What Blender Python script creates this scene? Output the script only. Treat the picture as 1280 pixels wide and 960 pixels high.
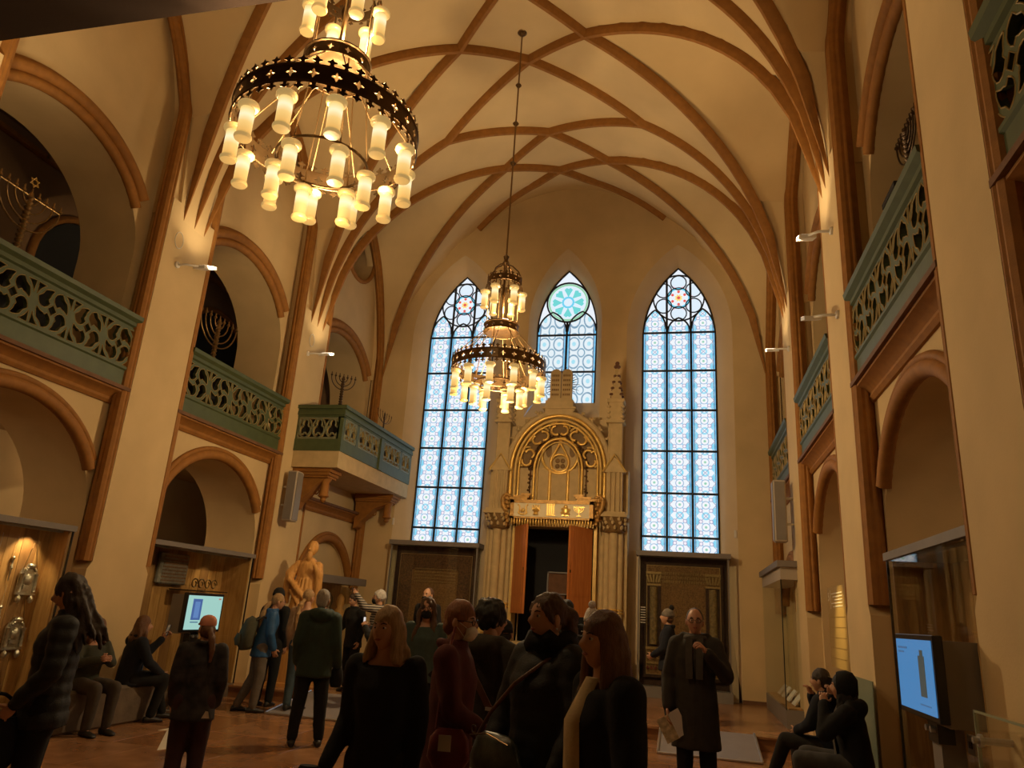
import bpy, bmesh, math, random
from math import sin, cos, pi, sqrt, radians, atan2
from mathutils import Vector as V, Matrix, Quaternion, noise as mnoise

for _o in list(bpy.data.objects):
    bpy.data.objects.remove(_o)
SC = bpy.context.scene
COL = SC.collection
random.seed(7)

# ------------------------------------------------------------------ camera
F_PX, YAW, PITCH, ROLL, EYE = 916.785, -.2422, .2998, .0648, 1.65
cam_d = bpy.data.cameras.new('camera')
cam = bpy.data.objects.new('camera', cam_d)
COL.objects.link(cam)
cam_d.sensor_fit = 'HORIZONTAL'
cam_d.sensor_width = 36.0
cam_d.lens = F_PX / 1280 * 36.0
cam_d.clip_start = .05
_F = V((sin(YAW) * cos(PITCH), cos(YAW) * cos(PITCH), sin(PITCH)))
_R = V((cos(YAW), -sin(YAW), 0))
_U = _R.cross(_F)
_R2 = cos(ROLL) * _R + sin(ROLL) * _U
_U2 = -sin(ROLL) * _R + cos(ROLL) * _U
cam.matrix_world = Matrix(((_R2.x, _U2.x, -_F.x, 0), (_R2.y, _U2.y, -_F.y, 0), (_R2.z, _U2.z, -_F.z, EYE), (0, 0, 0, 1)))
SC.camera = cam

# ------------------------------------------------------------------ world, view
wd = bpy.data.worlds.new('world')
SC.world = wd
wd.use_nodes = True
wd.node_tree.nodes['Background'].inputs[0].default_value = (.55, .68, .9, 1)
wd.node_tree.nodes['Background'].inputs[1].default_value = .3
SC.view_settings.view_transform = 'Standard'
SC.view_settings.look = 'None'
SC.view_settings.gamma = 1
SC.view_settings.use_curve_mapping = False
SC.view_settings.exposure = 0.0
WIN_EMIT = 1.02        # strength of the day-lit stained glass
CHAND_W = 225.0        # watts of the lamp group of one chandelier tier
SPOT_W = 75.0         # watts of one pier uplight

# ------------------------------------------------------------------ mesh helpers
class MB:
    def __init__(self):
        self.v = []; self.f = []; self.m = []
    def add(self, vs, fs, mi=0):
        o = len(self.v)
        self.v += [tuple(p) for p in vs]
        self.f += [tuple(i + o for i in f) for f in fs]
        self.m += [mi] * len(fs)
        return self
    def box(self, x0, x1, y0, y1, z0, z1, mi=0):
        return self.add([(x0,y0,z0),(x1,y0,z0),(x1,y1,z0),(x0,y1,z0),(x0,y0,z1),(x1,y0,z1),(x1,y1,z1),(x0,y1,z1)],
                        [(0,3,2,1),(4,5,6,7),(0,1,5,4),(1,2,6,5),(2,3,7,6),(3,0,4,7)], mi)
    def obox(self, c, sx, sy, sz, M=None, mi=0):
        c = V(c); M = M or Matrix.Identity(3)
        ps = [c + M @ V((a*sx/2, b*sy/2, d*sz/2)) for d in (-1,1) for a, b in ((-1,-1),(1,-1),(1,1),(-1,1))]
        return self.add(ps, [(0,3,2,1),(4,5,6,7),(0,1,5,4),(1,2,6,5),(2,3,7,6),(3,0,4,7)], mi)
    def bbox(self, x0, x1, y0, y1, z0, z1, b=.01, mi=0):
        # box with chamfered vertical and top edges
        rings = []
        for z, i in ((z0, b), (z0 + b, 0), (z1 - b, 0), (z1, b)):
            X0, X1, Y0, Y1 = x0 + i, x1 - i, y0 + i, y1 - i
            rings.append([(X0+b,Y0,z),(X1-b,Y0,z),(X1,Y0+b,z),(X1,Y1-b,z),(X1-b,Y1,z),(X0+b,Y1,z),(X0,Y1-b,z),(X0,Y0+b,z)])
        return self.loft(rings, mi=mi)
    def loft(self, rings, cap=True, closed=True, mi=0, loop=False):
        n = len(rings[0]); vs = [p for r in rings for p in r]; fs = []
        m = len(rings)
        for i in range(m if loop else m - 1):
            a = i * n; b = ((i + 1) % m) * n
            for j in range(n if closed else n - 1):
                k = (j + 1) % n
                fs.append((a + j, a + k, b + k, b + j))
        if cap and not loop:
            fs.append(tuple(range(n - 1, -1, -1)))
            fs.append(tuple(range((m - 1) * n, m * n)))
        return self.add(vs, fs, mi)
    def sweep(self, path, prof, side=None, scale=None, cap=True, loop=False, mi=0):
        # prof: list of (u, w); u along 'side' axis (or derived), w along side x tangent
        P = [V(p) for p in path]; rings = []; n = len(P)
        for i, p in enumerate(P):
            if loop: t = P[(i + 1) % n] - P[i - 1]
            else: t = P[min(i + 1, n - 1)] - P[max(i - 1, 0)]
            if t.length < 1e-9: t = V((0, 0, 1))
            t.normalize()
            if callable(side): s = V(side(i, p, t))
            elif side is not None: s = V(side)
            else: s = V((0, 0, 1)) if abs(t.z) < .95 else V((1, 0, 0))
            s = (s - t * s.dot(t))
            if s.length < 1e-6: s = t.orthogonal()
            s.normalize(); w = t.cross(s)
            k = scale[i] if scale else 1
            rings.append([p + s * (u * k) + w * (q * k) for u, q in prof])
        return self.loft(rings, cap=cap, loop=loop, mi=mi)
    def tube(self, path, r, n=8, cap=True, mi=0, side=None, loop=False):
        sc = r if isinstance(r, (list, tuple)) else [r] * len(path)
        prof = [(cos(2*pi*i/n), sin(2*pi*i/n)) for i in range(n)]
        return self.sweep(path, prof, side=side, scale=list(sc), cap=cap, loop=loop, mi=mi)
    def lathe(self, prof, n=16, c=(0,0,0), cap=True, mi=0, axis=None):
        c = V(c); rings = []
        M = axis.to_track_quat('Z', 'Y').to_matrix() if axis is not None else None
        for r, z in prof:
            ring = []
            for i in range(n):
                q = V((r*cos(2*pi*i/n), r*sin(2*pi*i/n), z))
                if M: q = M @ q
                ring.append(c + q)
            rings.append(ring)
        return self.loft(rings, cap=cap, mi=mi)
    def ball(self, c, r, n=12, m=8, mi=0, M=None):
        c = V(c); rx, ry, rz = (r, r, r) if not isinstance(r, (tuple, list)) else r
        rings = []
        for j in range(1, m):
            a = -pi/2 + pi*j/m
            ring = []
            for i in range(n):
                q = V((rx*cos(a)*cos(2*pi*i/n), ry*cos(a)*sin(2*pi*i/n), rz*sin(a)))
                if M: q = M @ q
                ring.append(c + q)
            rings.append(ring)
        o = len(self.v)
        self.loft(rings, cap=False, mi=mi)
        lo = V((0,0,-rz)); hi = V((0,0,rz))
        if M: lo = M @ lo; hi = M @ hi
        self.v += [tuple(c+lo), tuple(c+hi)]
        b = len(self.v) - 2; t = b + 1; last = o + (m-2)*n
        for i in range(n):
            k = (i+1) % n
            self.f.append((o+k, o+i, b)); self.m.append(mi)
            self.f.append((last+i, last+k, t)); self.m.append(mi)
        return self
    def prism(self, poly, fn, t0, t1, mi=0):
        # poly: 2D outline; fn(u, v, t) -> point; thick from t0 to t1
        return self.loft([[fn(u, v, t0) for u, v in poly], [fn(u, v, t1) for u, v in poly]], mi=mi)
    def ring_plate(self, outer, inner, fn, t0, t1, mi=0):
        # frame between two outlines of equal length
        n = len(outer)
        return self.loft([[fn(*p, t0) for p in outer], [fn(*p, t1) for p in outer], [fn(*p, t1) for p in inner], [fn(*p, t0) for p in inner]],
                         cap=False, loop=True, mi=mi)

def wloc(o):
    p = V((0,0,0))
    while o is not None:
        p += o.location; o = o.parent
    return p

def link(o, parent=None):
    COL.objects.link(o)
    if parent is not None: o.parent = parent
    return o

def obj(name, mb, mats, parent=None, smooth=None, local=False, loc=None):
    """one mesh object; verts are in world space and moved into the parent's frame unless local"""
    off = V((0,0,0))
    if loc is not None: off = V(loc)
    elif parent is not None and not local: off = wloc(parent)
    me = bpy.data.meshes.new(name)
    vs = mb.v if (local or off.length == 0) else [(x-off.x, y-off.y, z-off.z) for x, y, z in mb.v]
    me.from_pydata(vs, [], mb.f)
    if not isinstance(mats, (list, tuple)): mats = [mats]
    for m in mats: me.materials.append(m)
    if len(mats) > 1: me.polygons.foreach_set('material_index', mb.m)
    bm = bmesh.new(); bm.from_mesh(me)
    bmesh.ops.recalc_face_normals(bm, faces=bm.faces)
    bm.to_mesh(me); bm.free()
    if smooth is not None:
        me.polygons.foreach_set('use_smooth', [True]*len(me.polygons))
        if smooth < 179: me.set_sharp_from_angle(angle=radians(smooth))
    me.update()
    o = bpy.data.objects.new(name, me)
    link(o, parent)
    if loc is not None: o.location = off - (wloc(parent) if parent else V((0,0,0)))
    return o

def share(name, src, parent, loc=(0,0,0), rot=None):
    o = bpy.data.objects.new(name, src.data)
    link(o, parent); o.location = loc
    if rot is not None: o.rotation_euler = rot
    return o

def thing(name, label, cat, loc=(0,0,0), rz=0, group=None):
    o = bpy.data.objects.new(name, None)
    o.empty_display_size = .1
    COL.objects.link(o)
    o.location = loc; o.rotation_euler = (0,0,rz)
    o['label'] = label; o['category'] = cat
    if group: o['group'] = group
    return o

def tag(o, label, cat, group=None):
    o['label'] = label; o['category'] = cat
    if group: o['group'] = group
    return o

def struct(o, label=None):
    o['kind'] = 'structure'
    if label: o['label'] = label
    return o

def sroot(name, label=None, loc=(0,0,0)):
    o = bpy.data.objects.new(name, None); COL.objects.link(o); o.location = loc
    return struct(o, label)

# ------------------------------------------------------------------ materials
def nt(m): return m.node_tree.nodes, m.node_tree.links

def mat(name, col, rough=.6, metal=0., var=.0, vscale=4., bump=0., bscale=40., spec=.5, col2=None, emit=0., ecol=None, stretch=None, sheen=0., alpha=None):
    m = bpy.data.materials.new(name); m.use_nodes = True
    N, L = nt(m); b = N['Principled BSDF']
    b.inputs['Base Color'].default_value = (*col, 1)
    b.inputs['Roughness'].default_value = rough
    b.inputs['Metallic'].default_value = metal
    b.inputs['Specular IOR Level'].default_value = spec
    if sheen: b.inputs['Sheen Weight'].default_value = sheen
    if emit:
        b.inputs['Emission Color'].default_value = (*(ecol or col), 1)
        b.inputs['Emission Strength'].default_value = emit
    if var or bump:
        tc = N.new('ShaderNodeTexCoord'); src = tc.outputs['Object']
        if stretch:
            mp = N.new('ShaderNodeMapping'); mp.inputs['Scale'].default_value = stretch
            L.new(src, mp.inputs['Vector']); src = mp.outputs['Vector']
    if var:
        t = N.new('ShaderNodeTexNoise'); t.inputs['Scale'].default_value = vscale; t.inputs['Detail'].default_value = 5
        L.new(src, t.inputs['Vector'])
        r = N.new('ShaderNodeValToRGB')
        c2 = col2 or tuple(min(1, c*(1+var)) for c in col)
        c1 = tuple(c*(1-var) for c in col)
        r.color_ramp.elements[0].position = .3; r.color_ramp.elements[1].position = .7
        r.color_ramp.elements[0].color = (*c1, 1); r.color_ramp.elements[1].color = (*c2, 1)
        L.new(t.outputs['Fac'], r.inputs['Fac']); L.new(r.outputs['Color'], b.inputs['Base Color'])
    if bump:
        t2 = N.new('ShaderNodeTexNoise'); t2.inputs['Scale'].default_value = bscale; t2.inputs['Detail'].default_value = 4
        L.new(src, t2.inputs['Vector'])
        bp = N.new('ShaderNodeBump'); bp.inputs['Strength'].default_value = bump; bp.inputs['Distance'].default_value = .02
        L.new(t2.outputs['Fac'], bp.inputs['Height']); L.new(bp.outputs['Normal'], b.inputs['Normal'])
    return m

def wood(name, c1, c2, scale=3., rough=.45, stretch=(6, 6, .6)):
    m = bpy.data.materials.new(name); m.use_nodes = True
    N, L = nt(m); b = N['Principled BSDF']
    tc = N.new('ShaderNodeTexCoord'); mp = N.new('ShaderNodeMapping'); mp.inputs['Scale'].default_value = stretch
    L.new(tc.outputs['Object'], mp.inputs['Vector'])
    t = N.new('ShaderNodeTexNoise'); t.inputs['Scale'].default_value = scale; t.inputs['Detail'].default_value = 6; t.inputs['Distortion'].default_value = 1.2
    L.new(mp.outputs['Vector'], t.inputs['Vector'])
    r = N.new('ShaderNodeValToRGB'); r.color_ramp.elements[0].position = .32; r.color_ramp.elements[1].position = .68
    r.color_ramp.elements[0].color = (*c1, 1); r.color_ramp.elements[1].color = (*c2, 1)
    L.new(t.outputs['Fac'], r.inputs['Fac']); L.new(r.outputs['Color'], b.inputs['Base Color'])
    b.inputs['Roughness'].default_value = rough
    bp = N.new('ShaderNodeBump'); bp.inputs['Strength'].default_value = .15
    L.new(t.outputs['Fac'], bp.inputs['Height']); L.new(bp.outputs['Normal'], b.inputs['Normal'])
    return m

def glassmat(name, tint=(.97,.99,.98), gloss=.09):
    m = bpy.data.materials.new(name); m.use_nodes = True
    N, L = nt(m); N.remove(N['Principled BSDF']); out = N['Material Output']
    tr = N.new('ShaderNodeBsdfTransparent'); tr.inputs[0].default_value = (*tint, 1)
    gl = N.new('ShaderNodeBsdfGlossy'); gl.inputs['Roughness'].default_value = .02
    lw = N.new('ShaderNodeLayerWeight'); lw.inputs['Blend'].default_value = .5
    pw = N.new('ShaderNodeMath'); pw.operation = 'POWER'; pw.inputs[1].default_value = 4.
    L.new(lw.outputs['Facing'], pw.inputs[0])
    fr = N.new('ShaderNodeMath'); fr.operation = 'MULTIPLY_ADD'; fr.inputs[1].default_value = .5; fr.inputs[2].default_value = .025
    L.new(pw.outputs[0], fr.inputs[0])
    mx = N.new('ShaderNodeMixShader')
    L.new(fr.outputs[0], mx.inputs[0]); L.new(tr.outputs[0], mx.inputs[1]); L.new(gl.outputs[0], mx.inputs[2]); L.new(mx.outputs[0], out.inputs[0])
    return m

class NG:
    """tiny expression helper over math nodes"""
    def __init__(s, m): s.N, s.L = nt(m)
    def m(s, op, *a):
        n = s.N.new('ShaderNodeMath'); n.operation = op
        for i, x in enumerate(a):
            if isinstance(x, (int, float)): n.inputs[i].default_value = x
            else: s.L.new(x, n.inputs[i])
        return n.outputs[0]
    def mix(s, fac, c1, c2):
        n = s.N.new('ShaderNodeMix'); n.data_type = 'RGBA'
        for i, x in ((0, fac), (6, c1), (7, c2)):
            if isinstance(x, tuple): n.inputs[i].default_value = (*x, 1)
            elif isinstance(x, (int, float)): n.inputs[i].default_value = x
            else: s.L.new(x, n.inputs[i])
        return n.outputs[2]
    def lt(s, a, b): return s.m('LESS_THAN', a, b)
    def gt(s, a, b): return s.m('GREATER_THAN', a, b)

def glass_pattern(name, kind):
    m = bpy.data.materials.new(name); m.use_nodes = True
    g = NG(m); N, L = g.N, g.L; b = N['Principled BSDF']
    uv = N.new('ShaderNodeUVMap'); sp = N.new('ShaderNodeSeparateXYZ'); L.new(uv.outputs[0], sp.inputs[0])
    u, v = sp.outputs[0], sp.outputs[1]
    a = g.m('DIVIDE', g.m('SUBTRACT', u, .5), .40)
    aa = g.m('ABSOLUTE', a)
    if kind == 'light':
        bb = g.m('MULTIPLY', g.m('SUBTRACT', g.m('MULTIPLY', g.m('FRACT', g.m('MULTIPLY', v, 2.0)), 2.0), 1.0), 1.1)
        ab = g.m('ABSOLUTE', bb)
        def dist(x0, y0): return g.m('SQRT', g.m('ADD', g.m('POWER', g.m('SUBTRACT', aa, x0), 2.0), g.m('POWER', g.m('SUBTRACT', ab, y0), 2.0)))
        r = dist(0., 0.); r2 = dist(0., 1.1); r3 = dist(.98, .55); r4 = dist(.5, .55)
        c = g.mix(g.lt(r3, .34), (.84, .89, .95), (.20, .64, .86))
        c = g.mix(g.lt(r2, .40), c, (.24, .68, .88))
        c = g.mix(g.lt(r2, .22), c, (.86, .88, .94))
        c = g.mix(g.lt(g.m('ABSOLUTE', g.m('SUBTRACT', aa, g.m('MULTIPLY', ab, .9))), .075), c, (.22, .62, .86))
        c = g.mix(g.lt(g.m('ABSOLUTE', g.m('SUBTRACT', g.m('ADD', aa, g.m('MULTIPLY', ab, .9)), 1.0)), .045), c, (.30, .36, .55))
        c = g.mix(g.lt(r4, .15), c, (.90, .84, .92))
        c = g.mix(g.lt(g.m('ABSOLUTE', g.m('SUBTRACT', r4, .17)), .035), c, (.34, .32, .52))
        c = g.mix(g.lt(r, .36), c, (.88, .90, .95))
        c = g.mix(g.lt(g.m('ABSOLUTE', g.m('SUBTRACT', r, .38)), .04), c, (.26, .40, .62))
        c = g.mix(g.lt(r, .13), c, (.25, .60, .42))
    else:
        bb = g.m('SUBTRACT', g.m('MULTIPLY', g.m('FRACT', g.m('MULTIPLY', v, 1.6)), 2.0), 1.0)
        af = g.m('SUBTRACT', g.m('MULTIPLY', g.m('FRACT', g.m('MULTIPLY', u, 2.0)), 2.0), 1.0)
        r = g.m('SQRT', g.m('ADD', g.m('MULTIPLY', af, af), g.m('MULTIPLY', bb, bb)))
        r2 = g.m('SQRT', g.m('ADD', g.m('POWER', g.m('SUBTRACT', g.m('ABSOLUTE', af), 1.), 2.), g.m('POWER', g.m('SUBTRACT', g.m('ABSOLUTE', bb), 1.), 2.)))
        c = g.mix(g.lt(g.m('ABSOLUTE', g.m('SUBTRACT', r, .72)), .09), (.74, .84, .90), (.16, .32, .46))
        c = g.mix(g.lt(g.m('ABSOLUTE', g.m('SUBTRACT', r2, .45)), .08), c, (.18, .36, .50))
        c = g.mix(g.lt(r, .25), c, (.35, .72, .86))
    c = g.mix(g.gt(aa, 1.02), c, (.12, .52, .85))
    c = g.mix(g.lt(g.m('ABSOLUTE', g.m('SUBTRACT', aa, 1.0)), .045), c, (.08, .14, .24))
    c = g.mix(g.gt(aa, 1.19), c, (.70, .82, .92))
    # old hand-made glass: slight patchiness
    tc = N.new('ShaderNodeTexCoord'); t = N.new('ShaderNodeTexNoise'); t.inputs['Scale'].default_value = 9; t.inputs['Detail'].default_value = 3
    L.new(tc.outputs['Object'], t.inputs['Vector'])
    c = g.mix(g.m('MULTIPLY', g.m('SUBTRACT', t.outputs['Fac'], .35), .6), c, (.92, .95, 1.0))
    L.new(c, b.inputs['Emission Color']); b.inputs['Emission Strength'].default_value = WIN_EMIT
    b.inputs['Base Color'].default_value = (.05, .07, .1, 1); b.inputs['Roughness'].default_value = .25
    return m

def tintglass(name, col, k=1.):
    return mat(name, tuple(c*.1 for c in col), .25, emit=WIN_EMIT*k, ecol=col)

M = {}
M['plaster'] = mat('warm plaster', (.62, .465, .250), .9, var=.07, vscale=1.6, bump=.06, bscale=60)
M['vault'] = mat('vault plaster', (.66, .495, .265), .9, var=.06, vscale=1.2, bump=.05, bscale=50)
M['trim'] = mat('ochre painted stone', (.30, .125, .020), .75, var=.14, vscale=9, bump=.12, bscale=80)
M['trim_dark'] = mat('dark cornice stone', (.16, .075, .035), .8, var=.15, vscale=8, bump=.1)
M['reveal'] = mat('pale window reveal plaster', (.62, .49, .32), .9, var=.05, vscale=2, bump=.05)
M['green'] = mat('green paint', (.068, .092, .038), .55, var=.12, vscale=6, bump=.04)
M['gilt_edge'] = mat('ochre gilt edge', (.40, .29, .11), .5, metal=.2)
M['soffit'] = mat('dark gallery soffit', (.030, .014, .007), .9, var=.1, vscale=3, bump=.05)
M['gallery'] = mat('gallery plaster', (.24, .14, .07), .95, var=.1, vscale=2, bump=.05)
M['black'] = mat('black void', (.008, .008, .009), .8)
M['lead'] = mat('window lead bar', (.015, .02, .035), .5)
M['gold'] = mat('gilding', (.80, .53, .15), .36, metal=.55, var=.12, vscale=12, bump=.08)
M['goldpaint'] = mat('gold paint', (.62, .43, .14), .45, metal=.25, var=.12, vscale=8, bump=.06)
M['cream'] = mat('cream stone', (.52, .39, .20), .8, var=.1, vscale=6, bump=.1, bscale=60)
M['brass'] = mat('aged brass', (.15, .092, .042), .36, metal=.9, var=.2, vscale=10, bump=.05)
M['brasswire'] = mat('brass wire', (.24, .15, .065), .45, metal=.8)
M['shade'] = mat('frosted lamp glass', (.8, .6, .3), .4, emit=1.0, ecol=(1.0, .63, .20))
M['shade_hot'] = mat('lit core of lamp glass', (.9, .8, .5), .4, emit=1.0, ecol=(1.6, 1.1, .48))
M['shade_rim'] = mat('amber lamp rim', (.55, .38, .12), .35, emit=.35, ecol=(1.0, .62, .2))
M['silver'] = mat('silver', (.62, .58, .50), .3, metal=.9, var=.2, vscale=30, bump=.25, bscale=90)
M['steel'] = mat('brushed aluminium', (.55, .55, .57), .35, metal=.8)
M['greymetal'] = mat('grey powder coat', (.22, .20, .185), .5, var=.05)
M['case_top'] = mat('grey case top', (.20, .175, .16), .6, var=.06)
M['glass'] = glassmat('clear glass')
M['oak'] = wood('oak boards', (.34, .17, .05), (.52, .29, .10))
M['oak_dark'] = wood('dark oak boards', (.22, .105, .035), (.33, .17, .06))
M['door'] = wood('orange door timber', (.42, .13, .03), (.55, .20, .05), scale=2.5)
M['carved'] = wood('carved lime wood', (.50, .25, .07), (.66, .36, .11), scale=4, rough=.6)
M['stone'] = mat('grey bench stone', (.14, .105, .075), .7, var=.25, vscale=6, bump=.25, bscale=30)
M['white'] = mat('white enamel', (.7, .68, .64), .4)
M['speaker'] = mat('beige speaker cloth', (.42, .36, .29), .8, bump=.2, bscale=300)
M['plastic'] = mat('black plastic', (.012, .012, .013), .3)
M['creamwhite'] = mat('ivory panel', (.80, .72, .50), .6, var=.06, vscale=6)
M['carved_gilt'] = mat('carved ochre gilt wood', (.48, .27, .075), .42, metal=.35, var=.25, vscale=14, bump=.3, bscale=40)
M['mapprint'] = mat('printed map paper', (.55, .46, .28), .7, var=.35, vscale=30)
M['paper'] = mat('white paper', (.72, .68, .6), .7)
M['edgeglass'] = mat('green glass edge', (.30, .36, .28), .15, spec=.8)
M['greystone'] = mat('weathered grey stone', (.17, .155, .13), .8, var=.3, vscale=14, bump=.3)

M['goldshade'] = mat('aged gold ground', (.22, .13, .045), .6, metal=.1, var=.15, vscale=8)
# ================================================================== STRUCTURE
XC, W = -2.827, 4.589
YE, YG = 16.42, 16.77
ZP, YS = .18, 11.87            # raised floor and the step in front of it
PIERS = [(-3.9, -2.9), (.2, 1.2), (4.28, 5.27), (8.23, 9.23), (12.33, 13.38)]
BAYS = [(-2.9, .2), (1.2, 4.28), (5.27, 8.23), (9.23, 12.33), (13.38, 16.42)]
D_LO, D_UP = .20, .32
Z_SPR, Z_APX = 7.0, 11.7
_x0 = ((Z_APX - Z_SPR)**2 - W*W) / (2*W)
_rad = W + _x0

def barrel(x):
    x = min(abs(x), W)
    return Z_SPR + sqrt(max(0, _rad**2 - (x + _x0)**2))

# each bay: springing points of the two bounding ribs and the point where they meet
LUN = [(-3.16, -1.82, .22), (.94, 2.28, 4.32), (5.02, 6.38, 8.42), (9.02, 10.48, 12.62), (13.12, 14.3, 16.38)]
KL = .14
def groin(y, L):
    a, d, b = L
    if y <= a or y >= b: return W
    t = (y-a)/(d-a) if y < d else (b-y)/(b-d)
    return W + (1.17-W)*t
def lun_arch(y, y0, y1):
    for (b0, b1), L in zip(BAYS, LUN):
        if b0 == y0:
            g = groin(min(max(y, y0), y1), L)
            return barrel(g) - (W-g)*KL
def vault_z(x, y):
    ax = min(abs(x), W); z = barrel(ax)
    for (y0, y1), L in zip(BAYS, LUN):
        if y0 <= y <= y1:
            g = groin(y, L)
            if ax > g: z = barrel(g) - (ax-g)*KL
    ze = 12.15 - .165*x*x - .36*(YE - y)
    if abs(x) < 3.2 and y > 14.5: z = max(z, ze)
    return z

# ---- vault shell
ths = [pi*i/72 for i in range(73)]
ys = set()
for y0, y1 in BAYS:
    n = 26
    for i in range(n+1): ys.add(round(y0 + .001 + (y1-y0-.002)*(.5-.5*cos(pi*i/n)), 4))
for y0, y1 in PIERS:
    for i in range(5): ys.add(round(y0 + (y1-y0)*i/4, 4))
for i in range(14): ys.add(round(14.3 + (YE-14.3)*i/13, 4))
for L in LUN: ys |= set(L)
ys = sorted(y for y in ys if -3.9 <= y <= YE)
cols = []
for th in ths:
    c = cos(th); xx = -W*c
    cols.append(xx)
cols = [-(W+.5), -(W+.33)] + cols + [W+.33, W+.5]
mb = MB(); vs = []
for y in ys:
    for x in cols:
        vs.append((XC+x, y, vault_z(x, y)))
nc = len(cols); fs = []
for j in range(len(ys)-1):
    for i in range(nc-1):
        a = j*nc+i; fs.append((a, a+1, a+nc+1, a+nc))
mb.add(vs, fs)
ceiling = struct(obj('ceiling', mb, M['vault'], smooth=35), 'cream plastered net vault with brown ribs')

# ---- ribs (net pattern, one mesh per rib)
RIB = [(-.085, 0), (-.085, .05), (-.05, .11), (-.03, .15), (.03, .15), (.05, .11), (.085, .05), (.085, 0)]
def rib_path(nodes, taper0=True, taper1=True):
    pts = []; n = 16
    for (xa, ya), (xb, yb) in zip(nodes[:-1], nodes[1:]):
        for i in range(n):
            t = i/n; pts.append((xa+(xb-xa)*t, ya+(yb-ya)*t))
    pts.append(nodes[-1])
    P = [V((XC+x, y, vault_z(x, y) if y > 14.9 else barrel(x))) for x, y in pts]
    return P
def rib(nodes, t0=True, t1=True):
    P = rib_path(nodes)
    n = len(P); sc = [1.]*n
    L = [0.]
    for a, b in zip(P[:-1], P[1:]): L.append(L[-1]+(b-a).length)
    for i in range(n):
        k = 1.
        if t0: k = min(k, max(.04, L[i]/1.5)**.7 if L[i] < 1.5 else 1)
        if t1: k = min(k, max(.04, (L[-1]-L[i])/1.5)**.7 if L[-1]-L[i] < 1.5 else 1)
        sc[i] = k
    m = MB()
    def sd(i, p, t):
        nrm = V((p.x-XC, 0, p.z-6.4)).normalized()
        return t.cross(nrm)
    # profile u = side, w = side x tangent; make w point down into the room
    def down(i, p, t):
        s = sd(i, p, t)
        return s
    rings = []
    for i, p in enumerate(P):
        t = (P[min(i+1, n-1)] - P[max(i-1, 0)]).normalized()
        nrm = V((p.x-XC, 0, max(.5, p.z-6.4))).normalized()
        if abs(p.x-XC) > W-.02: nrm = V((p.x-XC, 0, .05)).normalized()
        s = t.cross(nrm).normalized(); inw = -nrm
        inw = (inw - t*inw.dot(t)).normalized()
        rings.append([p + s*(u*sc[i]) + inw*(w*sc[i] - .02) for u, w in RIB])
    m.loft(rings)
    return obj('rib', m, M['trim'], ceiling, smooth=40)
B0 = 12.86; PITCHY = 4.1
for k in range(0, 4):
    o = -PITCHY*k
    for s in (-1, 1):
        # springers at the pier, three ribs each, fanning out
        if k < 3:
            pass
    def y(v): return v + o
    for s in (-1, 1):
        rib([(s*W, y(12.88)), (s*2.07, y(12.65)), (0, y(11.15)), (-s*1.17, y(10.48)), (-s*W, y(9.02))])
        if k == 0:
            rib([(s*W, 16.38), (s*1.19, 14.3), (0, 13.35), (-s*2.07, 12.65)], True, False)
            rib([(s*W, 13.12), (s*1.19, 14.3), (0, 14.8), (-s*2.4, 16.40)], True, False)
        rib([(s*W, y(12.62)), (s*1.17, y(10.48)), (0, y(9.3)), (-s*2.07, y(8.55))], True, False)

# ---- side walls
def strips(mb, plane, us, solids, mi=0, e=1e-5):
    """plane(u, z) -> point; solids(u) -> list of (z0, z1); one strip between neighbouring us"""
    for a, b in zip(us[:-1], us[1:]):
        sa, sb = solids(a+e), solids(b-e)
        for (l0, h0), (l1, h1) in zip(sa, sb):
            if h0-l0 < 1e-4 and h1-l1 < 1e-4: continue
            mb.add([plane(a, l0), plane(b, l1), plane(b, h1), plane(a, h0)], [(0, 1, 2, 3)], mi)

def ell(y, yc, a, z0, b):
    q = (y-yc)/a
    return z0 if abs(q) >= 1 else z0 + b*sqrt(1-q*q)

UP = dict(a=1.52, z0=6.2, b=1.32)        # gallery arch
LO = dict(a=1.40, z0=2.5, b=1.27)        # ground floor arch
walls = {}
def lin(a, b, n): return [a+(b-a)*i/n for i in range(n+1)]

def ogee_hood(yc, a, b, z0, X, s, zend, prof_r, two=True):
    """moulded arch over an opening: path in the wall plane, cut off at zend"""
    P = []
    for i in range(41):
        t = pi*i/40
        yy, zz = yc - a*cos(t), z0 + b*sin(t)
        if zz >= zend: P.append(V((X, yy, zz)))
    return P

def arch_moulding(name, yc, a, b, z0, X, s, zend, parent, rolls):
    m = MB()
    for da, r, dx, ze in rolls:
        P = []
        for i in range(49):
            t = pi*i/48
            yy, zz = yc - (a+da)*cos(t), z0 + (b+da)*sin(t)
            if zz >= zend + ze: P.append(V((X - s*dx, yy, zz)))
        m.tube(P, r, 8, side=V((1, 0, 0)))
    return obj(name, m, M['trim'], parent, smooth=60)

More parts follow.
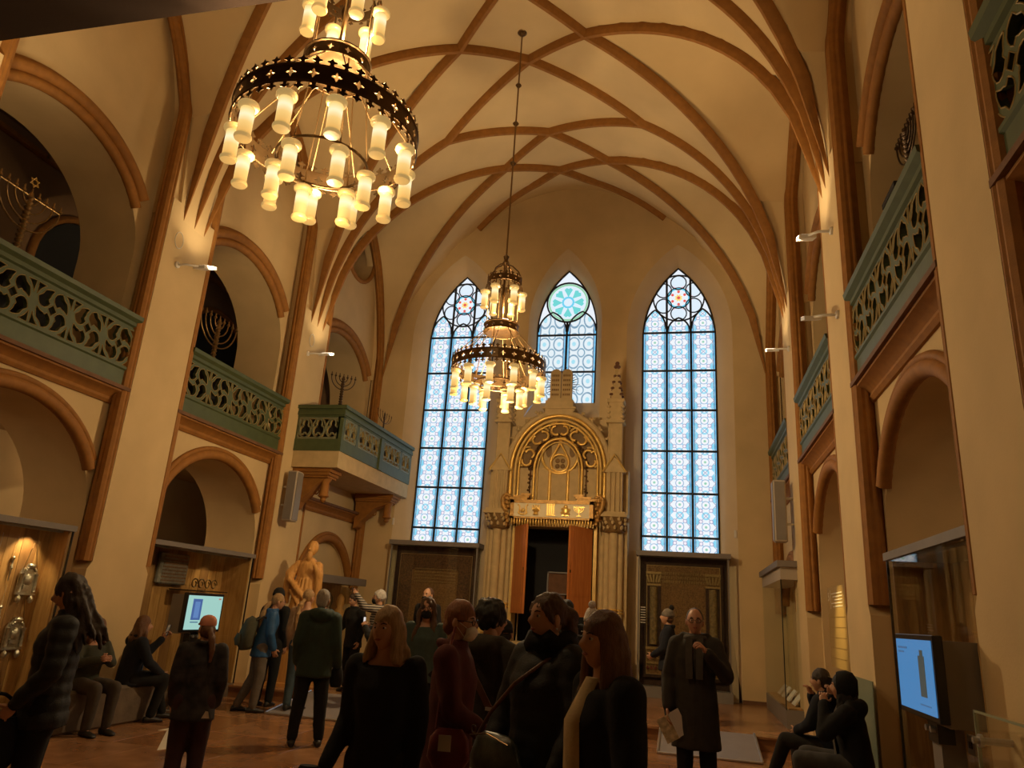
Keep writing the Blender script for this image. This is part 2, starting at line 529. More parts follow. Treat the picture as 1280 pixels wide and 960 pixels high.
TRIMP = [(u*.78, w*.74) for u, w in ((-.14, -.125), (.02, -.13), (.035, -.115), (.040, -.085), (.075, -.06), (.095, 0), (.075, .06), (.040, .085), (.035, .115), (.02, .13), (-.14, .125))]
for s, nm in ((-1, 'left'), (1, 'right')):
    X = lambda d: XC + s*(W+d)
    root = sroot('wall_'+nm, 'plastered nave wall with arches and galleries on the %s' % nm)
    walls[s] = root
    # lower and upper wall skins of every bay
    for bi, (y0, y1) in enumerate(BAYS):
        yc_up = y1 - 1.70; yc_lo = (y0+y1)/2 - .03
        last = bi == 4
        blind = last
        lo = dict(LO)
        if last: lo.update(z0=1.6, b=1.27, a=1.22); yc_lo = 15.05
        yu0, yu1 = max(y0+.02, yc_up-UP['a']), min(y1-.02, yc_up+UP['a'])
        yl0, yl1 = yc_lo-lo['a'], yc_lo+lo['a']
        # -- ground floor
        m = MB()
        us = sorted(set(lin(y0-.1, y1+.1, 8) + [yl0 + (yl1-yl0)*(.5-.5*cos(pi*i/28)) for i in range(29)]))
        def so(u):
            if yl0 < u < yl1: return [(0, 0), (ell(u, yc_lo, lo['a'], lo['z0'], lo['b']), 4.3)]
            return [(0, lo['z0']), (lo['z0'], 4.3)]
        strips(m, lambda u, z: (X(D_LO), u, z), us, so)
        obj('lower_wall', m, M['plaster'], root)
        # reveal of the arch
        arc = [(yl0, 0), (yl0, lo['z0'])] + [(yc_lo-lo['a']*cos(pi*i/28), lo['z0']+lo['b']*sin(pi*i/28)) for i in range(1, 28)] + [(yl1, lo['z0']), (yl1, 0)]
        dep = .10 if blind else 1.0
        m = MB(); m.loft([[(X(D_LO), a, b) for a, b in arc], [(X(D_LO+dep), a, b) for a, b in arc]], cap=False, closed=False)
        if blind:
            m.add([(X(D_LO+dep), a, b) for a, b in arc], [tuple(range(len(arc)))])
        obj('arch_reveal', m, M['plaster'], root, smooth=40)
        arch_moulding('arch_moulding', yc_lo, lo['a'], lo['b'], lo['z0'], X(D_LO), s, lo['z0']+.45 if not last else 2.0, root,
                      [(.06, .082, .0, .08), (.155, .042, .015, .2)])
        # -- gallery storey
        m = MB()
        ocy, ocz, ocr = 14.95, 9.95, .78
        us = sorted(set(lin(y0-.1, y1+.1, 40) + [yc_up-UP['a']*cos(pi*i/30) for i in range(31) if y0 < yc_up-UP['a']*cos(pi*i/30) < y1] + [yu0, yu1] + ([ocy+ocr*.98*cos(pi*i/20) for i in range(21)] if last else [])))
        def so(u):
            top = max(8.5, lun_arch(u, y0, y1)) + .12
            zz = ell(u, yc_up, UP['a'], UP['z0'], UP['b'])
            base = [(4.1, 4.2), (zz, 0)] if yu0 < u < yu1 else [(4.1, 6.2), (6.2, 0)]
            lo2 = base[1][0]
            if last:
                q = (u-ocy)/ocr
                h = ocr*sqrt(max(0, 1-q*q)) if abs(q) < 1 else 0
                return [base[0], (lo2, max(lo2, ocz-h)), (max(lo2, ocz+h), top)]
            return [base[0], (lo2, top)]
        strips(m, lambda u, z: (X(D_UP), u, z), us, so)
        obj('upper_wall', m, M['plaster'], root)
        arc = [(yu0, 4.2), (yu0, UP['z0'])] + [(yc_up-UP['a']*cos(pi*i/28), UP['z0']+UP['b']*sin(pi*i/28)) for i in range(1, 28)] + [(yu1, UP['z0']), (yu1, 4.2)]
        arc = [(min(max(a, yu0), yu1), b) for a, b in arc]
        m = MB(); m.loft([[(X(D_UP), a, b) for a, b in arc], [(X(D_UP+.95), a, b) for a, b in arc]], cap=False, closed=False)
        obj('arch_reveal', m, M['plaster'], root, smooth=40)
        arch_moulding('arch_moulding', yc_up, UP['a'], UP['b'], UP['z0'], X(D_UP), s, 6.86, root,
                      [(.06, .075, .0, .0), (.205, .088, .03, .14), (.30, .03, .0, .24)])
        if last:
            m = MB()
            c1 = [(ocy+ocr*cos(2*pi*i/36), ocz+ocr*sin(2*pi*i/36)) for i in range(36)]
            m.loft([[(X(D_UP), a, b) for a, b in c1], [(X(D_UP+.6), a, b) for a, b in c1]], cap=False)
            m.add([(X(D_UP+.6), a, b) for a, b in c1], [tuple(range(36))], 1)
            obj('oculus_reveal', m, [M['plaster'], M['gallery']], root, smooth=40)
            m = MB(); m.tube([V((X(D_UP)-s*.02, a, b)) for a, b in [(ocy+(ocr+.04)*cos(2*pi*i/36), ocz+(ocr+.04)*sin(2*pi*i/36)) for i in range(36)]], .055, 8, side=V((1, 0, 0)), loop=True)
            obj('oculus_moulding', m, M['trim'], root, smooth=60)
        # cornice below the balustrade
        z1 = 4.24 if not (last and s < 0) else 3.62
        P = [(X(.12), y0+.02, z1), (X(.12), y1-.02, z1)]
        m = MB()
        prof = [(D_LO+.01, -.24), (D_LO-.03, -.24), (D_LO-.06, -.20), (D_LO-.05, -.16), (D_LO-.10, -.10), (D_LO-.17, -.075), (D_LO-.17, -.05), (D_LO+.01, -.05)]
        m.loft([[(X(d), yy, z1+dz) for d, dz in prof] for yy in (y0+.02, y1-.02)])
        obj('cornice', m, M['trim'], root, smooth=50)
        m = MB(); m.box(*sorted((X(-.01), X(D_UP))), y0+.01, y1-.01, z1-.05, z1)
        obj('cornice_ledge', m, M['trim_dark'], root)
        # wall rib: rises from both piers and arches over the bay
        P = [V((X(.06), y0+.07, 1.95)), V((X(.06), y0+.07, 5.5)), V((X(.06), y0+.07, 9.4))]
        yc, a = (y0+y1)/2, (y1-y0)/2-.07
        za, zb = lun_arch(y0+.07, y0, y1)-.1, lun_arch(y1-.07, y0, y1)-.1
        P = [V((X(.075), y0+.075, z)) for z in (1.93, 5.5, za-.5, za)]
        for i in range(1, 40):
            yy = yc-a*cos(pi*i/40); P.append(V((X(.075+.10*sin(pi*i/40)), yy, lun_arch(yy, y0, y1)-.1)))
        P += [V((X(.075), y1-.075, z)) for z in (zb, zb-.5, 5.5, 1.93)]
        for _ in range(4):      # ease the crown of the pointed wall arch
            Z = [p.z for p in P]
            for i in range(3, len(P)-3): P[i].z = .25*Z[i-1]+.5*Z[i]+.25*Z[i+1]
        m = MB()
        def sdir(i, p, t):
            # outward diagonal towards the nave and the middle of the bay
            c = V((X(.075), yc, min(p.z, 9.2)))
            d = (c-p); d.x = 0
            d = d.normalized() if d.length > .01 else V((0, 0, -1))
            return (d + V((-s, 0, 0))).normalized()
        m.sweep(P, TRIMP, side=sdir)
        obj('wall_rib', m, M['trim'], root, smooth=35)
    # piers
    for pi_, (y0, y1) in enumerate(PIERS):
        m = MB()
        m.box(*sorted((X(0), X(D_UP+.1))), y0, y1, 1.93, 7.25)
        m.box(*sorted((X(.05), X(D_UP+.1))), y0-.02, y1+.02, 7.0, 9.7)
        # wider foot below the stopped trims, with sloping shoulder
        f0 = [(X(0), y0-.005), (X(0), y1+.005), (X(D_LO+.05), y1+.13), (X(D_LO+.05), y0-.13)]
        f1 = [(X(0), y0+.0), (X(0), y1), (X(D_LO+.05), y1+.01), (X(D_LO+.05), y0-.01)]
        f2 = [(X(0), y0-.07), (X(0), y1+.07), (X(D_LO+.05), y1+.09), (X(D_LO+.05), y0-.09)]
        m.loft([[(a, b, 0) for a, b in f2], [(a, b, 1.83) for a, b in f2], [(a, b, 1.93) for a, b in f1]])
        obj('pier', m, M['plaster'], root)
    # aisle and gallery rooms behind the arches
    m = MB()
    xs = sorted((X(D_LO+.98), X(3.6)))
    m.box(X(3.6), X(3.7), -4, YE, 0, 4.0)
    m.box(xs[0], xs[1], -4, YE, 4.0, 4.2)
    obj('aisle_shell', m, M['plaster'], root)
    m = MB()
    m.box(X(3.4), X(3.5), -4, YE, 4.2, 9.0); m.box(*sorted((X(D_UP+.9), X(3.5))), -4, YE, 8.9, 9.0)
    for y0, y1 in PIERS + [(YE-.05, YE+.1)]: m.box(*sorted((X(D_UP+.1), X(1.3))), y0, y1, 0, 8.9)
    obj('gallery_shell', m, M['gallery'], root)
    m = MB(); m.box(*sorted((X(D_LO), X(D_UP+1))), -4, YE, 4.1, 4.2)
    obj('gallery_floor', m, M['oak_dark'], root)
    # arched dark doorways and ribs on the gallery back wall
    for (y0, y1) in BAYS:
        yc = y1 + 1.9
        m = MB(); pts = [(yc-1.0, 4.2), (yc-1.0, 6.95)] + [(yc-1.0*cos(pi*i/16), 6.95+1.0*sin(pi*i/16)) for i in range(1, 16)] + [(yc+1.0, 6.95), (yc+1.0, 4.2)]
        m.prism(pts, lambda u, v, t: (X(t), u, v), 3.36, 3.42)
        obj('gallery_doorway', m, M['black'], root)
        m = MB(); m.tube([V((X(3.36), a+(.07 if a > yc else -.07), b+.05)) for a, b in pts], .07, 6, side=V((1, 0, 0)))
        obj('doorway_moulding', m, M['trim'], root, smooth=60)
        m = MB(); m.tube([V((X(3.38), y0-.4+i*.5, 8.68)) for i in range(9)], .07, 6)
        obj('gallery_rib', m, M['trim'], root, smooth=60)

# ---- end wall with three pointed window niches
def pointed(x, hw, zs, h):
    x = abs(x)
    if x >= hw: return zs
    R = (hw*hw + h*h)/(2*hw)
    return zs + sqrt(max(0, R*R - (x+R-hw)**2))
NICHES = [dict(c=XC-2.70, hw=1.20, zs=8.15, h=2.25, z0=ZP, ghw=.84, gzs=8.10, gh=1.82, gz0=3.08),
          dict(c=XC, hw=.90, zs=8.45, h=2.0, z0=6.05, ghw=.74, gzs=8.35, gh=1.62, gz0=6.5),
          dict(c=XC+2.70, hw=1.20, zs=8.15, h=2.25, z0=ZP, ghw=.84, gzs=8.10, gh=1.82, gz0=3.08)]
wall_back = sroot('wall_back', 'end wall with three pointed stained glass windows')
m = MB(); us = set(lin(XC-W-.35, XC+W+.35, 70))
for n in NICHES:
    for i in range(33): us.add(n['c'] - n['hw']*cos(pi*i/32))
us |= {-2.76-.82, -2.76+.82}
def so(u):
    top = vault_z(u-XC, YE) + .1
    if abs(u-XC) > W-.35: top = 11.3
    if abs(u+2.76) < .82: return [(0, .75), (3.5, 6.05), (pointed(u-XC, .90, 8.45, 2.0), top)]
    for n in NICHES:
        if abs(u-n['c']) < n['hw']: return [(0, n['z0']), (pointed(u-n['c'], n['hw'], n['zs'], n['h']), top)]
    return [(0, ZP), (ZP, top)]
strips(m, lambda u, z: (u, YE, z), sorted(us), so)
obj('end_wall_face', m, M['plaster'], wall_back)
for k, n in enumerate(NICHES):
    def outline(c, hw, zs, h, z0):
        return [(c-hw, z0), (c-hw, z0+(zs-z0)*.5), (c-hw, zs)] + [(c-hw*cos(pi*i/40), pointed(hw*cos(pi*i/40), hw, zs, h)) for i in range(1, 40)] + [(c+hw, zs), (c+hw, z0+(zs-z0)*.5), (c+hw, z0)]
    oo = outline(n['c'], n['hw'], n['zs'], n['h'], n['z0']); ii = outline(n['c'], n['ghw'], n['gzs'], n['gh'], n['gz0'])
    mid = [((a[0]*.45+b[0]*.55), (a[1]*.45+b[1]*.55)) for a, b in zip(oo, ii)]
    m = MB(); m.loft([[(a, YE, b) for a, b in oo], [(a, YE+.10, b) for a, b in mid], [(a, YG, b) for a, b in ii]], cap=False, closed=False)
    # sill and wall below the glass
    if k != 1:
        m.box(n['c']-n['ghw']-.3, n['c']+n['ghw']+.3, YE+.12, YG+.2, n['z0'], n['gz0'])
    else:
        m.add([(n['c']-n['hw'], YE, n['z0']), (n['c']+n['hw'], YE, n['z0']), (n['c']+n['ghw'], YG, n['gz0']), (n['c']-n['ghw'], YG, n['gz0'])], [(0, 1, 2, 3)])
    obj('window_reveal', m, M['reveal'], wall_back, smooth=50)

m = MB(); m.box(XC-W-4, XC+W+4, YG+.25, YG+.35, 0, 3.0); m.box(XC-W-4, XC-W-.3, YE, YE+.1, 0, 9.1); m.box(XC+W+.3, XC+W+4, YE, YE+.1, 0, 9)
m.box(XC-W-4, XC-W-.3, -4.1, -4, 0, 9); m.box(XC+W+.3, XC+W+4, -4.1, -4, 0, 9)
obj('outer_closure', m, M['gallery'], wall_back)
# ---- floor, platform, rear of the hall
M['floor'] = mat('polished brown marble', (.33, .155, .065), .22, var=.25, vscale=2.2, bump=.02, bscale=8, col2=(.44, .23, .115))
M['floor2'] = mat('polished brown marble, darker', (.28, .13, .055), .24, var=.22, vscale=2.6, bump=.02, bscale=8)
M['grout'] = mat('floor joint', (.05, .028, .016), .8)
floor = struct(obj('floor', MB().box(XC-W-4, XC+W+4, -4.2, 17.2, -.2, -.006), M['grout']), 'polished brown stone floor of large slabs')
sl = {}
sx, sy = .92, 1.15
for jj, y0 in enumerate([2.0 + sy*i for i in range(9)]):
    for ii in range(11):
        x0 = XC-W-.15 + sx*ii - (.46 if jj % 2 else 0)
        y1 = min(y0+sy, YS)
        if y1-y0 < .1: continue
        mm = M['floor'] if random.random() < .6 else M['floor2']
        key = (mm.name, round(y1-y0, 2))
        if key not in sl:
            q = MB(); w, d = sx-.008, (y1-y0)-.008
            q.loft([[(0, 0, -.02), (w, 0, -.02), (w, d, -.02), (0, d, -.02)], [(0, 0, -.002), (w, 0, -.002), (w, d, -.002), (0, d, -.002)], [(.004, .004, 0), (w-.004, .004, 0), (w-.004, d-.004, 0), (.004, d-.004, 0)]])
            sl[key] = obj('stone_slab', q, mm, floor, local=True); sl[key].location = (x0, y0, 0)
        else: share('stone_slab', sl[key], floor, (x0, y0, 0))
q = MB().box(XC-W-4, XC+W+4, -4.2, 2.0, -.02, 0); obj('floor_near', q, M['floor'], floor)
for s in (-1, 1):
    q = MB().box(*sorted((XC+s*(W+.62), XC+s*(W+4))), 2.0, YS, -.02, 0); obj('aisle_floor', q, M['floor2'], floor)
q = MB().box(XC-W-4, XC+W+4, YS, 17.2, 0, ZP-.03); obj('platform', q, M['floor2'], floor)
q = MB().box(XC-W-4, XC+W+4, YS-.025, 17.2, ZP-.03, ZP); obj('platform_paving', q, M['floor'], floor)
q = MB().box(XC-W-4, XC+W+4, -4.2, -4.0, 0, 12.5); struct(obj('wall_rear', q, M['plaster']), 'rear wall of the hall')
# organ-loft gallery over the entrance (its underside crosses the top left corner)
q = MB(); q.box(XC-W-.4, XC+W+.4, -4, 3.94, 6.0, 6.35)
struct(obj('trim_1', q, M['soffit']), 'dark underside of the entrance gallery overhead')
# skirting along the end wall
q = MB()
q.box(XC+3.9, XC+W, YE-.02, YE, ZP, ZP+.07); q.box(XC-W, XC-3.9, YE-.02, YE, ZP, ZP+.07)
struct(obj('baseboard_back', q, M['trim_dark']), 'low dark skirting of the end wall')
# ================================================================== STAINED GLASS
M['gl_light'] = glass_pattern('stained glass lattice', 'light')
M['gl_mid'] = glass_pattern('stained glass circles', 'mid')
M['gl_white'] = tintglass('white antique glass', (.80, .86, .94))
M['gl_cyan'] = tintglass('cyan antique glass', (.16, .62, .86))
M['gl_pale'] = tintglass('pale blue antique glass', (.72, .84, .95))
M['gl_red'] = tintglass('red antique glass', (.85, .12, .10), .9)
M['gl_pink'] = tintglass('pink antique glass', (.90, .34, .42))
M['gl_yellow'] = tintglass('yellow antique glass', (.95, .72, .22))
M['gl_teal'] = tintglass('teal antique glass', (.16, .66, .66))
M['gl_green'] = tintglass('green antique glass', (.30, .62, .40))

def pane(name, poly, uvf, material, parent, y=YG, t=.012):
    m = MB(); m.prism(poly, lambda u, v, d: (u, y+d, v), 0, t)
    o = obj(name, m, material, parent)
    if uvf:
        me = o.data; uv = me.uv_layers.new(name='UVMap'); off = wloc(parent)
        for l in me.loops:
            c = me.vertices[l.vertex_index].co
            uv.data[l.index].uv = uvf(c.x+off.x, c.z+off.z)
    return o
def circ(cx, cz, r, n=24, a0=0): return [(cx+r*cos(2*pi*i/n+a0), cz+r*sin(2*pi*i/n+a0)) for i in range(n)]
def lead(name, pts, r, parent, loop=False, y=YG-.012):
    m = MB(); m.tube([V((a, y, b)) for a, b in pts], r, 6, side=V((0, 1, 0)), loop=loop)
    return obj(name, m, M['lead'], parent, smooth=80)
BARS = [3.42, 4.385, 5.35, 6.315, 7.28, 8.24]
for k, n in enumerate(NICHES):
    nl = 3 if k != 1 else 2
    wn = sroot('window_%d' % (k+1), ['tall pointed stained glass window left of the ark', 'smaller pointed stained glass window above the ark', 'tall pointed stained glass window right of the ark'][k], (n['c'], YG, n['gz0']))
    c, hw = n['c'], n['ghw']; lw = 2*hw/nl
    levels = ([n['gz0']] + BARS) if k != 1 else [n['gz0'], 7.28, 8.24]
    mt = M['gl_light'] if k != 1 else M['gl_mid']
    for i in range(nl):
        x0, x1 = c-hw+lw*i, c-hw+lw*(i+1)
        for z0, z1 in zip(levels[:-1], levels[1:]):
            if k != 1: uvf = lambda x, z, x0=x0, z1=z1: ((x-x0)/lw, (z-z1)/.965+1)
            else: uvf = lambda x, z, x0=x0, z1=z1: ((x-x0)/lw, (z-z1)/.74)
            pane('glass_panel', [(x0, z0), (x1, z0), (x1, z1), (x0, z1)], uvf, mt, wn)
    # head of the window: ground glass, lancets, rose
    zt = 8.24
    N_ = 30
    head = [(c-hw, zt)] + [(c-hw*cos(pi*i/N_), max(zt, pointed(hw*cos(pi*i/N_), hw, n['gzs'], n['gh']))) for i in range(N_+1)] + [(c+hw, zt)]
    pane('head_glass', head, None, M['gl_white'], wn, y=YG+.02)
    for i in range(nl):
        xc = c-hw+lw*(i+.5)
        h = (.60 if i != 1 else .38) if nl == 3 else .62
        lh = lw/2-.02
        zs = zt + (.10 if h > .5 else .02)
        pts = [(xc-lh, zt)] + [(xc-lh*cos(pi*j/16), pointed(lh*cos(pi*j/16), lh, zs, h-(zs-zt))) for j in range(17)] + [(xc+lh, zt)]
        pane('lancet_glass', pts, lambda x, z, xc=xc: ((x-xc)/lw+.5, (z-zt)/.965+.5), mt, wn, y=YG+.004)
        lead('lancet_bar', pts[1:-1], .022, wn)
    zr = 9.14
    if k != 1:
        ro = obj('rose', MB().prism(circ(c, zr, .27), lambda u, v, d: (u, YG-.006+d, v), 0, .01), M['gl_white'], wn)
        for i in range(6):
            a = pi/2 + i*pi/3
            px, pz = c+.405*cos(a), zr+.405*sin(a)
            o = obj('petal_glass', MB().prism(circ(px, pz, .185, 18), lambda u, v, d: (u, YG-.004+d, v), 0, .01), M['gl_pale'], ro)
            cres = [(px-.16*cos(a+t), pz-.16*sin(a+t)) for t in [(-1.0+2.0*j/8) for j in range(9)]] + [(px-.07*cos(a)-.11*cos(a+t)*.9, pz-.07*sin(a)-.11*sin(a+t)*.9) for t in [(1.0-2.0*j/8) for j in range(9)]]
            if i % 3 != 1 or True:
                obj('petal_crescent', MB().prism(cres, lambda u, v, d: (u, YG-.012+d, v), 0, .006), M['gl_pink'], ro)
            lead('petal_bar', circ(px, pz, .185, 18), .016, wn, True)
            obj('red_roundel', MB().prism(circ(c+.165*cos(a), zr+.165*sin(a), .034, 10), lambda u, v, d: (u, YG-.016+d, v), 0, .008), M['gl_red'], ro)
        obj('rose_ring', MB().ring_plate(circ(c, zr, .27, 24), circ(c, zr, .225, 24), lambda u, v, d: (u, YG-.014+d, v), 0, .008), M['gl_cyan'], ro)
        st = [(c+(.105 if i % 2 else .065)*cos(i*pi/8), zr+(.105 if i % 2 else .065)*sin(i*pi/8)) for i in range(16)]
        obj('rose_star', MB().prism(st, lambda u, v, d: (u, YG-.02+d, v), 0, .008), M['gl_yellow'], ro)
        obj('rose_heart', MB().prism(circ(c, zr, .04, 10), lambda u, v, d: (u, YG-.026+d, v), 0, .008), M['gl_red'], ro)
        lead('rose_bar', circ(c, zr, .27, 24), .014, wn, True)
        lead('rose_bar', circ(c, zr, .60, 32), .020, wn, True)
        for sgn in (-1, 1):
            x = c + sgn*lw/2
            lead('mullion', [(x, n['gz0']), (x, pointed(lw/2, hw, n['gzs'], n['gh']))], .030, wn)
    else:
        ro = obj('rose', MB().prism(circ(c, zr-.02, .52, 32), lambda u, v, d: (u, YG-.004+d, v), 0, .01), M['gl_pale'], wn)
        for i in range(8):
            a = i*pi/4
            q = [(c+rr*cos(a+da), zr-.02+rr*sin(a+da)) for rr, da in ((.14, 0), (.25, -.20), (.36, -.30), (.40, -.12), (.37, 0), (.40, .12), (.36, .30), (.25, .20))]
            obj('leaf_glass', MB().prism(q, lambda u, v, d: (u, YG-.014+d, v), 0, .01), M['gl_teal'], ro)
        obj('rose_ring', MB().ring_plate(circ(c, zr-.02, .16, 16), circ(c, zr-.02, .11, 16), lambda u, v, d: (u, YG-.016+d, v), 0, .008), M['gl_cyan'], ro)
        obj('rose_ring', MB().ring_plate(circ(c, zr-.02, .50, 32), circ(c, zr-.02, .455, 32), lambda u, v, d: (u, YG-.016+d, v), 0, .008), M['gl_green'], ro)
        lead('rose_bar', circ(c, zr-.02, .53, 32), .024, wn, True)
        lead('mullion', [(c, n['gz0']), (c, 8.6)], .03, wn)
    for z in levels[1:]:
        lead('cross_bar', [(c-hw, z), (c+hw, z)], .027, wn)
    if k != 1:
        for i in range(6):      # thin saddle bars through every panel
            pass
    lead('frame_bar', [(c-hw+.01, n['gz0'])] + [(a, b) for a, b in head[1:-1]] + [(c+hw-.01, n['gz0'])], .024, wn)

# ================================================================== BALUSTRADES
def bar2(mb, pts, fn, wg, wf):
    """flat tracery bar: gilt back layer and green front layer; fn(u, v, t)"""
    for w, t0, t1, mi in ((wg, 0, .045, 1), (wf, .01, .06, 0)):
        L_, R_ = [], []
        n = len(pts)
        for i in range(n):
            a = V(pts[max(i-1, 0)]); b = V(pts[min(i+1, n-1)])
            t = (b-a); t = t.normalized() if t.length > 1e-9 else V((1, 0)); nn = V((-t.y, t.x))
            p = V(pts[i])
            L_.append(p+nn*w); R_.append(p-nn*w)
        rings = [[fn(l.x, l.y, t0), fn(r.x, r.y, t0), fn(r.x, r.y, t1), fn(l.x, l.y, t1)] for l, r in zip(L_, R_)]
        mb.loft(rings, mi=mi)

from mathutils.geometry import delaunay_2d_cdt
def wheel_unit():
    """pierced tracery panel: round wheel of four teardrop openings about a small diamond, spandrel openings in the corners"""
    hw, hh = .303, .285
    holes = []
    for i in range(4):
        ph = pi/4 + i*pi/2
        P = []
        for k in range(9):
            t = k/8; a = ph+.28-.94*t; r = .172+.062*t
            P.append((V((r*cos(a), r*sin(a))), .080*(1-t)**.75+.006))
        L_, R_ = [], []
        for k, (p, rad) in enumerate(P):
            d = (P[min(k+1, 8)][0]-P[max(k-1, 0)][0]).normalized(); n = V((-d.y, d.x))
            w = 1+.16*math.cos(k*pi/2.2)*(k < 6)
            L_.append(p+n*rad*w); R_.append(p-n*rad*w)
        d0 = (P[1][0]-P[0][0]).normalized(); n0 = V((-d0.y, d0.x)); cap = []
        for q in range(1, 6):
            a = pi*q/6; cap.append(P[0][0] + (-n0*cos(a) - d0*sin(a))*P[0][1]*1.05)
        holes.append(L_ + R_[::-1] + cap)
    holes.append([V((.068*cos(pi/2*i), .068*sin(pi/2*i))) for i in range(4)])
    for sx in (-1, 1):
        for sy in (-1, 1):
            pts = [V((sx*.300*cos(a), sy*.300*sin(a))) for a in [radians(22+36*k/6) for k in range(7)]]
            holes.append(pts + [V((sx*.284, sy*.262))])
    outer = [V((-hw, -hh)), V((hw, -hh)), V((hw, hh)), V((-hw, hh))]
    vs = list(outer); edges = [(0, 1), (1, 2), (2, 3), (3, 0)]; loops = []
    for h in holes:
        o = len(vs); vs += h; n = len(h); edges += [(o+k, o+(k+1) % n) for k in range(n)]
    def inside(p, poly):
        c = False; n = len(poly)
        for k in range(n):
            a, b = poly[k], poly[k-1]
            if (a.y > p.y) != (b.y > p.y) and p.x < (b.x-a.x)*(p.y-a.y)/(b.y-a.y)+a.x: c = not c
        return c
    V2, E2, F2, *_ = delaunay_2d_cdt(vs, edges, [], 1, 1e-5)
    keep = []
    for f in F2:
        c = sum((V2[k] for k in f), V((0, 0)))/len(f)
        if not any(inside(c, h) for h in holes): keep.append(f)
    mb = MB(); n = len(V2)
    mb.add([(.055, p.x, p.y) for p in V2], keep); mb.add([(0, p.x, p.y) for p in V2], [tuple(reversed(f)) for f in keep])
    for h in holes:
        mb.loft([[(0, p.x, p.y) for p in h], [(.055, p.x, p.y) for p in h]], cap=False)
        mb.tube([V((.056, p.x, p.y)) for p in h], .0055, 4, side=V((1, 0, 0)), loop=True, mi=1)
    return mb
WHEEL = None
def balustrade(s, y0, y1, label):
    global WHEEL
    X = lambda d: XC + s*(W+d)
    t = thing('balustrade', label, 'balustrade', (X(.1), (y0+y1)/2, 4.24), 0, 'green gallery balustrades')
    def part(nm, prof):
        m = MB(); m.loft([[(X(d), yy, z) for d, z in prof] for yy in (y0, y1)]); return obj(nm, m, M['green'], t, smooth=40)
    part('base_panel', [(.05, 4.24), (.05, 4.46), (.03, 4.48), (.03, 4.51), (.15, 4.51), (.15, 4.24)])
    part('hand_rail', [(.06, 5.05), (.06, 5.09), (.03, 5.11), (.03, 5.16), (-.02, 5.20), (-.03, 5.255), (.20, 5.255), (.18, 5.18), (.15, 5.05)])
    n = max(1, round((y1-y0)/.606)); p = (y1-y0)/n
    for i in range(n):
        loc = (0, y0+p*(i+.5)-(y0+y1)/2, 4.78-4.24)
        if WHEEL is None:
            o = obj('tracery_wheel', wheel_unit(), [M['green'], M['gilt_edge']], t, local=True); WHEEL = o; o.location = loc
        else: o = share('tracery_wheel', WHEEL, t, loc)
        o.rotation_euler = (0, 0, 0) if s < 0 else (0, 0, pi)
        if abs(p-.606) > .01: o.scale = (1, p/.606, 1)
    for yy in (y0, y1):
        m = MB(); m.box(*sorted((X(.06), X(.14))), yy-.03, yy+.03, 4.5, 5.06); obj('tracery_post', m, M['green'], t)
    return t
for s, nm in ((-1, 'left'), (1, 'right')):
    for bi, (y0, y1) in enumerate(BAYS):
        if s < 0 and bi == 4: continue
        if bi == 0: continue
        where = {1: 'at the picture edge', 2: 'nearest the viewer', 3: 'in the second bay', 4: 'in the farthest bay'}[bi]
        balustrade(s, y0+.08, y1-.08, 'green pierced gallery balustrade on the %s wall, %s' % (nm, where))

# ---- projecting balcony at the far left
bx0, bx1, by0, by1 = XC-W, XC-W+.97, 12.68, YE
bal = thing('balcony', 'projecting green balcony with trefoil tracery beside the left window', 'balcony', (bx0, by0, 4.05))
m = MB(); m.box(bx0-.3, bx1, by0, by1, 4.05, 4.37); obj('balcony_slab', m, M['cream'], bal)
m = MB(); m.box(bx0, bx1+.02, by0-.02, by0+.1, 4.37, 4.60); m.box(bx1-.1, bx1+.02, by0+.1, by1, 4.37, 4.60); obj('base_panel', m, M['green'], bal)
def moulded(m, path, prof):
    pass
m = MB()
for z0, z1, e in ((5.03, 5.08, .02), (5.08, 5.15, .045), (5.15, 5.20, .03), (5.20, 5.27, .075)):
    m.box(bx0, bx1+e, by0-e, by0+.12, z0, z1); m.box(bx1-.12, bx1+e, by0+.12, by1, z0, z1)
obj('hand_rail', m, M['green'], bal)
m = MB(); m.box(bx0, bx1-.03, by0+.04, by0+.06, 4.6, 5.03); m.box(bx1-.06, bx1-.04, by0+.06, by1, 4.6, 5.03)
obj('backing_board', m, M['black'], bal)
M['daylit_green'] = mat('green paint paled by window light', (.20, .22, .14), .55, var=.08, vscale=8)  # tracery paint with the window's grey light mixed into its colour
def trefoil_panel(u0, u1, fn, nm):
    mb = MB(); w = u1-u0; z0, z1 = 4.62, 5.02; h = z1-z0
    bar2(mb, [(u0, z0), (u1, z0)], fn, .02, .014); bar2(mb, [(u0, z1), (u1, z1)], fn, .02, .014)
    bar2(mb, [(u0+.01, z0), (u0+.01, z1)], fn, .02, .014); bar2(mb, [(u1-.01, z0), (u1-.01, z1)], fn, .02, .014)
    n = max(1, round(w/.33)); p = w/n
    for i in range(n):
        cx, cz = u0+p*(i+.5), (z0+z1)/2
        rx, rz = p/2*.95, h/2*.95
        bar2(mb, [(cx+rx*cos(2*pi*j/20), cz+rz*sin(2*pi*j/20)) for j in range(21)], fn, .013, .008)
        for k in range(3):
            a = pi/2+k*2*pi/3
            bar2(mb, [(cx+rx*.48*cos(a)+rx*.44*cos(a+t), cz+rz*.48*sin(a)+rz*.44*sin(a+t)) for t in [-2.1+4.2*j/10 for j in range(11)]], fn, .013, .008)
    return obj(nm, mb, [M['daylit_green'], M['gilt_edge']], bal)
trefoil_panel(bx0+.04, bx1-.06, lambda u, v, t: (u, by0+.04-t, v), 'tracery_panel')
ff = lambda u, v, t: (bx1-.04+t, u, v)
L4 = by1-by0
